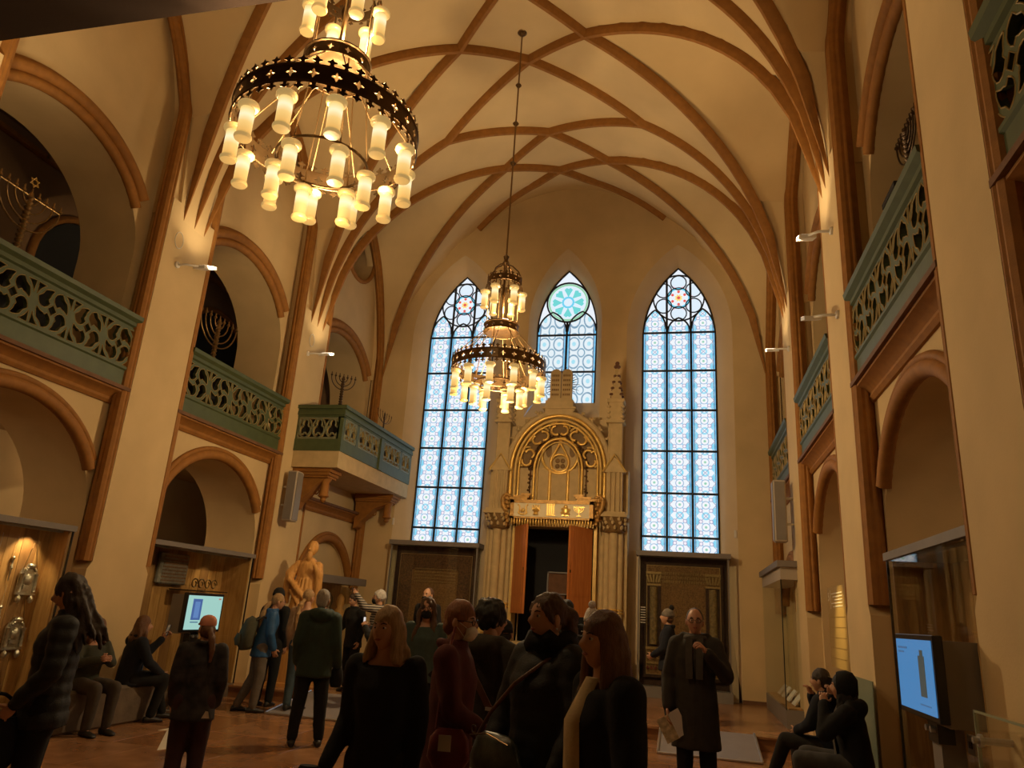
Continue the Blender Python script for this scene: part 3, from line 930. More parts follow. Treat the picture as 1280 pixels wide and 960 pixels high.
for a, b in ((.08, .62), (.74, 1.78), (2.02, 3.02), (3.14, 3.66)):
    trefoil_panel(by0+a, by0+b, ff, 'tracery_panel')
for a in (.02, .68, 1.90, 3.08, 3.70):
    m = MB(); w = .04 if a != 1.90 else .085
    m.box(bx1-.1, bx1+(.02 if a != 1.9 else .05), by0+a-w, by0+a+w, 4.37 if a == 1.9 else 4.6, 5.05); obj('balustrade_post', m, M['green'], bal)
m = MB(); m.box(bx0, bx0+.05, by0-.01, by0+.08, 4.6, 5.05); obj('balustrade_post', m, M['green'], bal)
def corbel(yc, x0, x1, label):
    t = thing('corbel', label, 'corbel', (x0, yc, 3.3))
    m = MB()
    m.box(x0, x1, yc-.24, yc+.24, 3.98, 4.05); m.box(x0, x1-.04, yc-.21, yc+.21, 3.92, 3.98); m.box(x0, x1-.07, yc-.18, yc+.18, 3.88, 3.92)
    obj('cap_slab', m, M['trim'], t)
    m = MB()
    pts = [(x0, 3.25), (x0+.10, 3.30), (x0+.16, 3.42), (x0+.30, 3.55), (x0+.45, 3.72), (x1-.22, 3.82), (x1-.12, 3.88), (x0, 3.88)]
    m.prism(pts, lambda u, v, d: (u, d, v), yc-.13, yc+.13); obj('bracket', m, M['trim'], t)
    m = MB(); m.lathe([(.02, 3.42), (.06, 3.46), (.05, 3.5), (.11, 3.54), (.09, 3.58), (.08, 3.80), (.12, 3.86), (.12, 3.9)], 10, (x1-.2, yc, 0)); obj('pendant', m, M['trim'], t, smooth=40)
    m = MB()
    for i in range(3): m.tube([V((x0+.12+.12*i, yc+sg*.135, 3.5+.08*i)) + V((.06*cos(a), 0, .06*sin(a))) for a in [j*pi/5 for j in range(11)] for sg in (1,)], .014, 5, side=V((0, 1, 0)))
    obj('scroll', m, M['trim'], t, smooth=60)
corbel(13.0, XC-W, XC-W+.80, 'carved stone corbel under the near end of the balcony')
corbel(16.1, XC-W-.1, XC-W+.85, 'carved stone corbel under the far end of the balcony')

# ================================================================== CHANDELIERS
def shade_mat():
    m = bpy.data.materials.new('lit frosted lamp glass'); m.use_nodes = True
    N, L = nt(m); b = N['Principled BSDF']
    tc = N.new('ShaderNodeTexCoord'); sp = N.new('ShaderNodeSeparateXYZ'); L.new(tc.outputs['Object'], sp.inputs[0])
    mr = N.new('ShaderNodeMapRange'); mr.inputs[1].default_value = -.31; mr.inputs[2].default_value = 0
    L.new(sp.outputs[2], mr.inputs[0])
    r = N.new('ShaderNodeValToRGB'); el = r.color_ramp.elements
    el[0].position = .05; el[0].color = (.50, .26, .06, 1)
    el[1].position = .98; el[1].color = (.48, .25, .06, 1)
    for p, c in ((.18, (.80, .45, .12)), (.42, (.92, .60, .20)), (.62, (1.0, .90, .56)), (.80, (.95, .66, .22))):
        e = el.new(p); e.color = (*c, 1)
    L.new(mr.outputs[0], r.inputs[0]); L.new(r.outputs[0], b.inputs['Emission Color'])
    b.inputs['Emission Strength'].default_value = 1.05
    b.inputs['Base Color'].default_value = (.10, .07, .03, 1); b.inputs['Roughness'].default_value = .5
    return m
M['lamp'] = shade_mat()
M['lamp_rim'] = mat('amber lamp collar', (.30, .20, .07), .4, emit=.42, ecol=(1.0, .62, .20))
SHADE = None
def shade(parent, loc):
    global SHADE
    if SHADE is None:
        m = MB(); k = .88
        m.lathe([(r*k, z*k) for r, z in ((.02, .02), (.05, .012), (.080, .0), (.088, -.014), (.088, -.034), (.080, -.048), (.062, -.056))], 18, mi=1)
        m.lathe([(r*k, z*k) for r, z in ((.060, -.054), (.060, -.12), (.0595, -.20), (.059, -.312))], 18)
        m.lathe([(r*k, z*k) for r, z in ((.060, -.306), (.072, -.314), (.074, -.330), (.066, -.346), (.02, -.352))], 18, mi=1)
        SHADE = obj('lamp_shade', m, [M['lamp'], M['lamp_rim']], parent, smooth=40, local=True); SHADE.location = loc
        o = SHADE
    else: o = share('lamp_shade', SHADE, parent, loc)
    return o

def band(m, R, z0, z1, nseg, hole, th=.012):
    """pierced metal band: star hole in every segment"""
    for i in range(nseg):
        a0, a1 = 2*pi*i/nseg, 2*pi*(i+1)/nseg
        def fn(u, v, t, a0=a0, a1=a1): a = a0+(a1-a0)*u; return ((R-th*t)*cos(a), (R-th*t)*sin(a), z0+(z1-z0)*v)
        outer = []
        for e in range(4):
            for j in range(4):
                t = j/4
                outer.append([(t, 0), (1, t), (1-t, 1), (0, 1-t)][e])
        inner = []
        wseg = R*(a1-a0); hz = z1-z0
        for (u, v) in outer:
            a = atan2((v-.5), (u-.5))
            k = abs(cos(2*a)); r = hole*(.38+.62*k**2.2)
            inner.append((.5+r*cos(a)/wseg, .5+r*sin(a)/hz))
        m.ring_plate(outer, inner, fn, 0, 1)
def crest(m, R, z, n, up, h=.085, w=.045):
    for i in range(n):
        a = 2*pi*(i+.5)/n
        pts = [(-.25, 0), (-.18, .35), (-.5, .45), (-.5, .62), (-.2, .68), (0, 1), (.2, .68), (.5, .62), (.5, .45), (.18, .35), (.25, 0)]
        c, s_ = cos(a), sin(a)
        m.prism(pts, lambda u, v, t: ((R-t)*c - u*w*s_, (R-t)*s_ + u*w*c, z+(v*h if up else -v*h)), 0, .008)

def chandelier(Y, ztop, label, down):
    t = thing('chandelier', label, 'chandelier', (XC, Y, 4.4), 0, 'brass ring chandeliers')
    off = V((0, 0, -4.4))
    def part(nm, m, mt, sm=40):
        m.v = [(x, y, z-4.4) for x, y, z in m.v]
        return obj(nm, m, mt, t, smooth=sm, local=True)
    R = .735
    m = MB(); m.lathe([(.01, ztop-.22), (.05, ztop-.2), (.07, ztop-.16), (.17, ztop-.12), (.19, ztop-.06), (.15, ztop), (.1, ztop+.1)], 20); part('ceiling_rose', m, M['brass'])
    m = MB(); m.tube([V((0, 0, ztop-.15)), V((0, 0, 9)), V((0, 0, 7.05))], .014, 8, side=V((1, 0, 0))); part('rod', m, M['brasswire'])
    for z in (10.55, 9.75, 8.95):
        m = MB(); m.lathe([(.012, z-.05), (.035, z-.03), (.055, z), (.035, z+.03), (.012, z+.05)], 10); part('rod_knob', m, M['brass'])
    m = MB(); m.lathe([(.012, 7.22), (.05, 7.18), (.03, 7.12), (.06, 7.06), (.03, 7.0), (.015, 6.6), (.04, 6.5), (.02, 6.4), (.02, 5.9)], 10); part('centre_column', m, M['brass'])
    # crown
    for i in range(6):
        a = i*pi/3
        m = MB(); m.tube([V((r*cos(a), r*sin(a), z)) for r, z in ((.02, 7.05), (.12, 7.0), (.22, 6.9), (.27, 6.78), (.28, 6.66))], .012, 6); part('crown_arm', m, M['brass'])
    m = MB(); band(m, .28, 6.66, 6.76, 14, .028); crest(m, .28, 6.76, 18, True, .06, .05); crest(m, .28, 6.66, 18, False, .04, .04); part('crown_band', m, M['brass'], 30)
    for i in range(6):
        a = i*pi/3+.3
        m = MB(); m.tube([V((.28*cos(a), .28*sin(a), 6.66)), V((.30*cos(a), .30*sin(a), 6.56))], .01, 6); part('hanger', m, M['brass'])
        shade(t, (.30*cos(a), .30*sin(a), 6.55-4.4))
    # drum
    m = MB(); band(m, .27, 5.85, 5.97, 12, .032); m.lathe([(.265, 5.85), (.2, 5.83), (.05, 5.86), (.02, 5.9)], 20); m.tube([V((.275*cos(2*pi*i/24), .275*sin(2*pi*i/24), 5.85)) for i in range(24)], .012, 6, side=V((0, 0, 1)), loop=True); m.tube([V((.275*cos(2*pi*i/24), .275*sin(2*pi*i/24), 5.97)) for i in range(24)], .012, 6, side=V((0, 0, 1)), loop=True)
    part('drum', m, M['brass'], 30)
    for i in range(6):
        a = i*pi/3
        m = MB(); m.tube([V((.25*cos(a), .25*sin(a), 6.66)), V((.25*cos(a), .25*sin(a), 5.97))], .008, 5, side=V((1, 0, 0))); part('stay_rod', m, M['brasswire'])
    for i in range(12):
        a = i*pi/6+.13
        m = MB(); m.tube([V((.26*cos(a), .26*sin(a), 5.86)), V((R*cos(a), R*sin(a), 5.34))], .0065, 5); part('stay_wire', m, M['brasswire'])
    # great ring
    m = MB(); band(m, R, 5.185, 5.33, 28, .042); part('ring_band', m, M['brass'], 30)
    m = MB()
    for z in (5.185, 5.33): m.tube([V((R*cos(2*pi*i/48), R*sin(2*pi*i/48), z)) for i in range(48)], .011, 6, side=V((0, 0, 1)), loop=True)
    part('ring_bead', m, M['brass'], 60)
    m = MB(); crest(m, R, 5.335, 44, True, .075, .07); crest(m, R, 5.18, 44, False, .07, .07); part('ring_crest', m, M['brass'], 20)['kind'] = 'stuff'
    for i in range(12):
        a = i*pi/6 + .08
        m = MB(); m.tube([V(((R-.04)*cos(a), (R-.04)*sin(a), 5.19)), V(((R-.05)*cos(a), (R-.05)*sin(a), 5.10))], .012, 6, side=V((1, 0, 0))); part('hanger', m, M['brass'])
        shade(t, ((R-.05)*cos(a), (R-.05)*sin(a), 5.11-4.4))
    m = MB(); m.tube([V((.36*cos(2*pi*i/36), .36*sin(2*pi*i/36), 4.99)) for i in range(36)], .012, 6, side=V((0, 0, 1)), loop=True); part('inner_ring', m, M['brass'], 60)
    for i in range(6):
        a = i*pi/3 + .35
        m = MB(); m.tube([V((.25*cos(a), .25*sin(a), 5.86)), V((.36*cos(a), .36*sin(a), 4.93))], .0065, 5); part('stay_wire', m, M['brasswire'])
        shade(t, (.36*cos(a), .36*sin(a), 4.94-4.4))
    # the lamps' light: the open tops throw most of it up to the vault
    for i in range(6):
        a = i*pi/3
        l = bpy.data.lights.new('chandelier_light', 'SPOT'); l.energy = CHAND_W*.22; l.color = (1., .70, .36); l.shadow_soft_size = .06; l.spot_size = radians(172); l.spot_blend = .25
        lo = bpy.data.objects.new('chandelier_light', l); link(lo, t); lo.location = (.57*cos(a), .57*sin(a), 5.05-4.4); lo.rotation_euler = (pi, 0, 0)
    for z, k in ((6.25, .40), (4.45, down)):
        l = bpy.data.lights.new('chandelier_light', 'POINT'); l.energy = CHAND_W*k; l.color = (1., .70, .36); l.shadow_soft_size = .06
        lo = bpy.data.objects.new('chandelier_light', l); link(lo, t); lo.location = (.08 if z > 6 else 0, 0, z-4.4)
    return t
chandelier(4.6, 11.85, 'large brass ring chandelier with frosted lamps hanging near the viewer', .30)
chandelier(10.5, 11.85, 'brass ring chandelier hanging before the stained glass and the ark', 1.45)

# ================================================================== PIER LAMPS
def pier_lamp(s, y, z, lit, label, grp='small white lamps on the piers'):
    X = XC + s*W
    t = thing('wall_spotlight', label, 'wall lamp', (X, y, z), 0, grp)
    m = MB(); m.lathe([(.05, 0), (.05, .025), (.03, .035)], 12, (X, y-.05, z), axis=V((-s, 0, 0))); obj('wall_plate', m, M['white'], t, smooth=40)
    m = MB(); m.tube([V((X-s*.03, y-.05, z)), V((X-s*.16, y-.05, z)), V((X-s*.22, y+.06, z+.03)), V((X-s*.24, y+.12, z+.05))], .018, 8); obj('arm', m, M['white'], t, smooth=60)
    m = MB(); Mx = Quaternion((1, 0, 0), .35).to_matrix(); m.obox((X-s*.25, y+.26, z+.09), .20, .30, .05, Mx); obj('lamp_head', m, M['white'], t)
    if lit:
        m = MB(); m.obox((X-s*.25, y+.26, z+.118), .15, .24, .01, Mx); obj('lamp_lens', m, M['lens'], t)
        l = bpy.data.lights.new('pier_uplight', 'SPOT'); l.energy = SPOT_W; l.color = (1., .74, .42); l.shadow_soft_size = .06; l.spot_size = radians(130); l.spot_blend = .9
        lo = bpy.data.objects.new('pier_uplight', l); link(lo, t); lo.location = (-s*.40, .26, .05)
        d = V((s*.02, .05, 1)); lo.rotation_euler = (-d).to_track_quat('Z', 'Y').to_euler()
M['lens'] = mat('lit lamp lens', (.9, .85, .7), .3, emit=3., ecol=(1, .85, .6))
pier_lamp(-1, 8.62, 6.30, True, 'white uplight on the left pier nearest the viewer')
pier_lamp(-1, 12.70, 6.36, True, 'white uplight on the left pier above the balcony')
pier_lamp(1, 8.62, 6.30, True, 'upper white lamp on the right pier nearest the viewer')
pier_lamp(1, 8.62, 5.20, False, 'lower white lamp on the right pier nearest the viewer')
pier_lamp(1, 12.62, 6.25, True, 'white lamp on the farther right pier')
pier_lamp(-1, 4.7, 6.30, True, 'added white uplight on the left pier beside the entrance gallery')  # added lamp, there only to light the near left arch
for s, y in ((-1, 8.48), (-1, 12.70)):
    X = XC+s*W
    m = MB(); m.tube([V((X+.03, y+.09*cos(2*pi*i/20), 6.66+.13*sin(2*pi*i/20))) for i in range(20)], .006, 5, side=V((1, 0, 0)), loop=True)
    tag(obj('cable_loop', m, M['white']), 'thin white cable loop above the uplight on the %s' % ('near left pier' if y < 10 else 'far left pier'), 'cable')

# ================================================================== MENORAHS
def menorah(loc, H, span, arms, label, mt, rz=pi/2, star=False, stand=None):
    t = thing('menorah', label, 'menorah', loc, rz, 'menorahs on the galleries')
    m = MB(); m.lathe([(.13*H, 0), (.13*H, .02*H), (.06*H, .05*H), (.04*H, .09*H), (.065*H, .13*H)] + [((.052 if q % 2 else .030)*H, (.16+.033*q)*H) for q in range(22)] + [(.028*H, .90*H), (.02*H, .93*H)], 10); obj('stem', m, mt, t, smooth=40, local=True)
    zt = .88*H
    for i in range(1, arms+1):
        r = span/2*i/arms; k = min(1., .48*H/r)
        m = MB(); m.tube([V((r*cos(a), 0, zt+r*k*sin(a))) for a in [pi+pi*j/18 for j in range(19)]], .010*H+.002, 6, side=V((0, 1, 0))); obj('arm', m, mt, t, smooth=60, local=True)
    for i in list(range(-arms, 0)) + [0] + list(range(1, arms+1)):
        r = span/2*i/arms
        m = MB(); m.lathe([(.008*H, zt), (.03*H, zt+.02*H), (.026*H, zt+.045*H), (.012*H, zt+.055*H), (.012*H, zt+.10*H), (.003, zt+.115*H)], 8, (r, 0, 0)); obj('candle_cup', m, mt, t, smooth=40, local=True)
    if star:
        m = MB(); m.tube([V((-span/2, 0, zt)), V((span/2, 0, zt))], .009*H, 5); obj('cross_bar', m, mt, t, local=True)
        st = obj('star', MB().tube([V((.07*H*cos(pi/2+i*2*pi/3), 0, zt+.2*H+.07*H*sin(pi/2+i*2*pi/3))) for i in range(3)], .008*H, 5, side=V((0, 1, 0)), loop=True).tube([V((.07*H*cos(-pi/2+i*2*pi/3), 0, zt+.2*H+.07*H*sin(-pi/2+i*2*pi/3))) for i in range(3)], .008*H, 5, side=V((0, 1, 0)), loop=True), M['gold'], t, local=True)
    if stand:
        m = MB(); m.box(-.2, .2, -.2, .2, -stand, 0); m.box(-.24, .24, -.24, .24, -.06, 0); obj('pedestal', m, M['black'], t, local=True)
    return t
M['mbrass'] = mat('old menorah brass', (.30, .19, .08), .35, metal=.8, var=.3, vscale=20)
M['mdark'] = mat('dark bronze', (.10, .065, .04), .4, metal=.7)
menorah((-8.12, 6.62, 5.45), 1.0, .92, 4, 'tall brass menorah topped by a star in the near left gallery', M['mbrass'], star=True, stand=1.25)
menorah((-8.12, 10.72, 5.40), 1.0, 1.05, 4, 'brass menorah in the second left gallery', M['mbrass'], stand=1.2)
menorah((-6.78, 13.10, 5.27), .80, .50, 3, 'dark clustered candelabrum on the near corner of the balcony', M['mdark'], rz=.8)
menorah((-6.50, 14.72, 5.27), .45, .78, 3, 'small dark menorah on the balcony front rail', M['mdark'])
menorah((2.34, 7.45, 6.1), .85, .7, 4, 'dark brass menorah half hidden in the near right gallery', M['mdark'], stand=1.9)
menorah((2.34, 11.9, 6.0), .75, .6, 4, 'dark brass menorah half hidden in the second right gallery', M['mdark'], stand=1.8)
# ================================================================== ADDED AISLE AND GALLERY LAMPS
def added_disc_lamp(s, d, y, z, e, label, group):  # invented fixtures that brighten the aisles and galleries behind the arches
    x = XC+s*(W+d)
    t = thing('added_ceiling_lamp', label, 'ceiling lamp', (x, y, z), 0, group)
    m = MB(); m.lathe([(.16, .0), (.17, -.02), (.16, -.05), (.13, -.06)], 20, (x, y, z)); obj('housing', m, M['white'], t, smooth=40)
    m = MB(); m.lathe([(.13, -.055), (.12, -.075), (.05, -.085)], 20, (x, y, z)); obj('diffuser', m, M['lens'], t, smooth=40)
    l = bpy.data.lights.new('added_lamp_light', 'POINT'); l.energy = e; l.color = (1, .68, .36); l.shadow_soft_size = .1
    lo = bpy.data.objects.new('added_lamp_light', l); link(lo, t); lo.location = (0, 0, -.2)
for s, nm in ((-1, 'left'), (1, 'right')):
    for y, w in ((2.7, 'beside the entrance'), (6.7, 'behind the first arch'), (10.8, 'behind the second arch')):
        added_disc_lamp(s, 2.3, y, 4.0, 16, 'added round ceiling lamp in the %s aisle %s' % (nm, w), 'added aisle ceiling lamps')
        added_disc_lamp(s, 2.6, y, 8.9, 3, 'added round ceiling lamp in the %s gallery %s' % (nm, w), 'added gallery ceiling lamps')
# ================================================================== ARK
AX, AY = -2.76, 15.85          # centre line and front plane
ark = thing('torah_ark', 'tall cream and gilt ark with arched tracery between the two tall windows', 'ark', (AX, AY, ZP))
def ap(nm, m, mt, sm=None, parent=None): return obj(nm, m, mt, parent or ark, smooth=sm)
def axz(y): return lambda u, v, t: (AX+u, y+t, v)
m = MB(); m.bbox(AX-1.68, AX+1.68, AY-.35, YE, ZP, .55, .02); m.bbox(AX-1.66, AX+1.66, AY-.22, YE, .55, .75, .02); ap('plinth', m, M['cream'])
# back body of the ark with door opening
m = MB()
m.box(AX-1.55, AX-.85, AY+.15, YE, .75, 4.75); m.box(AX+.85, AX+1.55, AY+.15, YE, .75, 4.75); m.box(AX-.85, AX+.85, AY+.15, YE, 3.45, 4.75)
m.box(AX-.85, AX+.85, AY+.15, YE, .75, 1.05)
ap('body', m, M['cream'])
A_, B_ = 1.10, 1.28; ZA = 4.70
def arcpts(da, n=36, z_leg=None):
    pts = []
    if z_leg is not None: pts.append((-(A_+da), z_leg))
    pts += [(-(A_+da)*cos(pi*i/n), ZA+(B_+da)*sin(pi*i/n)) for i in range(n+1)]
    if z_leg is not None: pts.append(((A_+da), z_leg))
    return pts
m = MB(); P = arcpts(.0)
m.prism(P, axz(AY+.25), 0, YE-AY-.25); ap('tympanum_wall', m, M['cream'], 30)
def roll(nm, da, r, y, mt, zl=4.02):
    m = MB(); m.tube([V((AX+u, y, v)) for u, v in arcpts(da, 36, zl)], r, 8, side=V((0, 1, 0))); return ap(nm, m, mt, 70)
roll('archivolt', .05, .075, AY+.08, M['cream']); roll('archivolt_roll', -.05, .042, AY, M['gold']); roll('archivolt_roll', -.14, .035, AY+.04, M['goldpaint']); roll('archivolt_roll', -.21, .028, AY+.08, M['gold'])
roll('inner_roll', -.56, .03, AY+.10, M['gold']); roll('inner_roll', -.63, .02, AY+.13, M['goldpaint'])
# plate behind the cusps
oo = arcpts(-.20, 36); ii = arcpts(-.58, 36)
m = MB(); m.loft([[(AX+a, AY+.20, b), (AX+a, AY+.24, b), (AX+c_, AY+.24, d_), (AX+c_, AY+.20, d_)] for (a, b), (c_, d_) in zip(oo, ii)]); ap('archivolt_field', m, M['goldshade'])
# cusped tracery: five trefoils along the arch
for i in range(5):
    a = pi*(i+.5)/5
    cx, cz = -(A_-.36)*cos(a)*1.03, ZA+(B_-.36)*sin(a)*1.03
    rt = V((cx, cz-ZA)).normalized()
    m = MB()
    for k, r0 in ((0, .115), (1, .10), (-1, .10)):
        b0 = atan2(rt.y, rt.x) + k*1.9
        c2 = (cx+.095*cos(b0), cz+.095*sin(b0))
        m.tube([V((AX+c2[0]+r0*cos(b0+t), AY+.10, c2[1]+r0*sin(b0+t))) for t in [-1.9+3.8*j/12 for j in range(13)]], .030, 6, side=V((0, 1, 0)))
    tf = ap('trefoil', m, M['gold'], 70)
    m = MB(); w = .235
    tt = V((-rt.y, rt.x))
    m.tube([V((AX+cx, AY+.08, cz)) + V((tt.x*w*cos(t)+rt.x*(.20*sin(t)), 0, tt.y*w*cos(t)+rt.y*(.20*sin(t)))) for t in [pi*j/10 for j in range(11)]], .024, 6, side=V((0, 1, 0)))
    ap('trefoil_hood', m, M['goldpaint'], 70, tf)
# vine band
m = MB(); rv = random.Random(3)
for u, v in arcpts(-.47, 46, 4.05)[0:] + [(-(A_-.47), 4.05+.09*i) for i in range(7)] + [((A_-.47), 4.05+.09*i) for i in range(7)]:
    for k in range(2):
        m.ball((AX+u+rv.uniform(-.035, .035), AY+.13+rv.uniform(-.03, .02), v+rv.uniform(-.03, .03)), (rv.uniform(.02, .035), .018, rv.uniform(.02, .035)), 6, 4)
o = ap('vine_band', m, M['brass'], 60); o['kind'] = 'stuff'
m = MB(); m.tube([V((AX+u, AY+.17, v)) for u, v in arcpts(-.47, 40, 4.03)], .03, 6, side=V((0, 1, 0))); ap('vine_stem', m, M['trim_dark'], 60)
# leaf crockets on the extrados
for i in range(15):
    a = pi*(i+.5)/15
    u, v = -(A_+.13)*cos(a), ZA+(B_+.13)*sin(a)
    m = MB(); rv = random.Random(i)
    for k in range(6): m.ball((AX+u+rv.uniform(-.06, .06), AY+.06+rv.uniform(-.03, .03), v+rv.uniform(-.05, .05)), (.035, .03, .035), 6, 4)
    ap('leaf_crocket', m, M['cream'], 60)
# blind tracery inside
m = MB(); m.prism(arcpts(-.62, 30, 4.0), axz(AY+.235), 0, .02); ap('tracery_field', m, M['cream'])
def ring(nm, cx, cz, r, rr, mt, parent=None, y=AY+.17, ry=1.0):
    m = MB(); m.tube([V((AX+cx+r*cos(2*pi*i/28), y, cz+r*ry*sin(2*pi*i/28))) for i in range(28)], rr, 6, side=V((0, 1, 0)), loop=True); return ap(nm, m, mt, 70, parent)
tr = ring('tracery_circle', .02, 5.05, .41, .036, M['gold'])
ring('tracery_circle', .02, 4.88, .20, .032, M['gold'])
m = MB()
for k in range(4):
    a = pi/4+k*pi/2
    m.ball((AX+.02+.085*cos(a), AY+.225, 4.88+.085*sin(a)), (.055, .02, .055), 10, 6)
ap('quatrefoil', m, M['goldshade'], 60)
for sg in (-1, 1):
    m = MB(); m.tube([V((AX+.02+sg*x, AY+.15, z)) for x, z in ((.0, 5.48), (.02, 5.30), (.12, 5.12), (.19, 4.98), (.205, 4.86), (.17, 4.74))], .03, 6, side=V((0, 1, 0))); ap('tracery_curve', m, M['gold'], 70)
    m = MB(); m.tube([V((AX+.02+sg*.205, AY+.15, z)) for z in (4.0, 4.3, 4.7)], .036, 8, side=V((1, 0, 0))); ap('mullion_shaft', m, M['gold'], 70)
    m = MB(); m.tube([V((AX+.02+sg*(.35+.13*cos(t)), AY+.20, 4.55+.20*sin(t))) for t in [pi*j/10 for j in range(11)]], .022, 6, side=V((0, 1, 0))); ap('lancet_head', m, M['goldpaint'], 70)
m = MB(); m.tube([V((AX+.02+.15*cos(t), AY+.20, 4.45+.16*sin(t))) for t in [pi*j/10 for j in range(11)]], .02, 6, side=V((0, 1, 0))); ap('lancet_head', m, M['goldpaint'], 70)
for cx, w in ((-.36, .10), (.40, .10), (.02, .13)):
    z1 = 4.62 if w < .12 else 4.42
    m = MB(); m.prism([(cx-w, 4.02), (cx+w, 4.02), (cx+w, z1)] + [(cx+w*cos(t), z1+w*1.2*sin(t)) for t in [pi*j/8 for j in range(1, 8)]] + [(cx-w, z1)], axz(AY+.228), 0, .008); ap('blind_lancet', m, M['goldshade'])
for sg in (-1, 1):
    m = MB(); m.prism([(.02+sg*(.27+.07*cos(t)), 5.18+.16*sin(t)) for t in [2*pi*j/14 for j in range(14)]], axz(AY+.226), 0, .008); ap('blind_mouchette', m, M['goldshade'])
# clustered columns, capitals and pinnacles
for sg, cx in ((-1, -1.27), (1, 1.27)):
    for dx, dy, r in ((-.13, .06, .07), (.0, -.02, .095), (.14, .06, .07), (.25, .12, .055)):
        x, y = AX+cx+(dx if sg < 0 else -dx), AY+dy
        m = MB(); m.lathe([(r+.05, .75), (r+.05, .83), (r+.02, .87), (r, .93), (r, 3.38)], 14, (x, y, 0)); sh = ap('column_shaft', m, M['cream'], 40)
        m = MB()
        for z in (1.74, 1.80): m.lathe([(r, z-.02), (r+.02, z-.008), (r+.02, z+.008), (r, z+.02)], 14, (x, y, 0))
        ap('column_ring', m, M['gold'], 50, sh)
    m = MB(); m.lathe([(.20, 3.36), (.23, 3.39), (.20, 3.42), (.22, 3.5), (.29, 3.63), (.30, 3.68)], 8, (AX+cx, AY+.05, 0)); cp = ap('capital', m, M['goldshade'], 40)
    m = MB(); m.box(AX+cx-.29, AX+cx+.29, AY-.24, AY+.30, 3.68, 3.74); m.box(AX+cx-.25, AX+cx+.25, AY-.20, AY+.30, 3.74, 3.79); ap('abacus', m, M['cream'], None, cp)
    rv = random.Random(5)
    m = MB()
    for ring_i, (z, r, n) in enumerate(((3.46, .22, 9), (3.56, .255, 10), (3.63, .285, 11))):
        for i in range(n):
            a = 2*pi*i/n + ring_i*.3
            c0 = V((AX+cx+r*cos(a), AY+.05+r*sin(a), z))
            m.ball(c0, (.038, .038, .045), 6, 4); m.ball(c0+V((.02*cos(a), .02*sin(a), .035)), (.022, .022, .02), 6, 4)
    o = ap('capital_leaves', m, M['cream'], 60, cp); o['kind'] = 'stuff'
    # shaft above the capital, gable, upper shaft, pinnacle
    m = MB(); m.box(AX+cx-.17, AX+cx+.17, AY-.10, AY+.25, 3.79, 4.70)
    for dx in (-.10, .0, .10): m.tube([V((AX+cx+dx, AY-.12, z)) for z in (3.79, 4.2, 4.65)], .03, 8, side=V((1, 0, 0)))
    ap('pinnacle_base', m, M['cream'], 40)
    m = MB(); m.prism([(cx-.22, 4.64), (cx+.22, 4.64), (cx+.20, 4.70), (cx, 4.98), (cx-.20, 4.70)], axz(AY-.14), 0, .30); gb = ap('gable', m, M['cream'])
    m = MB(); m.tube([V((AX+cx-.25, AY-.15, 4.64)), V((AX+cx, AY-.15, 5.02)), V((AX+cx+.25, AY-.15, 4.64))], .03, 6, side=V((0, 1, 0))); ap('gable_moulding', m, M['goldpaint'], None, gb)
    m = MB(); m.box(AX+cx-.12, AX+cx+.12, AY-.05, AY+.25, 4.7, 6.0)
    for dx in (-.13, .13): m.tube([V((AX+cx+dx, AY-.03, z)) for z in (4.7, 5.4, 6.0)], .028, 8, side=V((1, 0, 0)))
    ap('pinnacle_shaft', m, M['cream'], 40)
    m = MB()
    for z0, z1, w in ((5.75, 5.80, .20), (5.80, 6.22, .15), (6.22, 6.30, .19)): m.box(AX+cx-w, AX+cx+w, AY+.05-w, AY+.05+w, z0, z1)
    for k in range(4):
        for q in (5.88, 6.0, 6.12): m.ball((AX+cx+(-.15 if k < 2 else .15), AY+.05+(-.15 if k % 2 else .15), q), (.05, .05, .04), 6, 4)
    ap('pinnacle_lantern', m, M['cream'], 40)
    m = MB(); m.loft([[(AX+cx+w*cos(pi/4+i*pi/2), AY+.05+w*sin(pi/4+i*pi/2), z) for i in range(4)] for w, z in ((.17, 6.30), (.05, 7.02), (.015, 7.08))]); sp = ap('spire', m, M['cream'])
    for j, z in enumerate((6.42, 6.57, 6.72, 6.87)):
        m = MB(); w = .16-.035*j
        for i in range(4): m.ball((AX+cx+w*cos(pi/4+i*pi/2), AY+.05+w*sin(pi/4+i*pi/2), z), (.045, .045, .032), 6, 4)
        ap('spire_crocket', m, M['trim_dark'], 60, sp)
    m = MB(); m.ball((AX+cx, AY+.05, 7.1), (.08, .08, .05), 8, 6); m.ball((AX+cx, AY+.05, 7.18), (.05, .05, .05), 8, 6); ap('finial', m, M['trim_dark'], 60, sp)
# tablets on the crest
m = MB(); m.box(AX-.34, AX+.30, AY, AY+.5, 5.95, 6.30); m.box(AX-.30, AX+.26, AY+.02, AY+.48, 6.30, 6.36); m.box(AX-.40, AX+.36, AY-.03, AY+.5, 6.10, 6.14); ap('tablet_pedestal', m, M['cream'])
for k, cx in enumerate((-.145, .115)):
    w = .122
    m = MB(); m.prism([(cx-w, 6.36), (cx+w, 6.36), (cx+w, 6.98)] + [(cx+w*cos(t), 6.98+.11*sin(t)) for t in [pi*j/8 for j in range(1, 8)]] + [(cx-w, 6.98)], axz(AY+.12), 0, .09); tb = ap('tablet', m, M['cream'])
    m = MB()
    for j in range(5):
        z = 6.93-.115*j
        for q in range(4): m.box(AX+cx-.085+.044*q, AX+cx-.055+.044*q, AY+.110, AY+.122, z-.024, z+.024)
    o = ap('incised_letters', m, M['goldshade'], None, tb); o['kind'] = 'stuff'
m = MB()
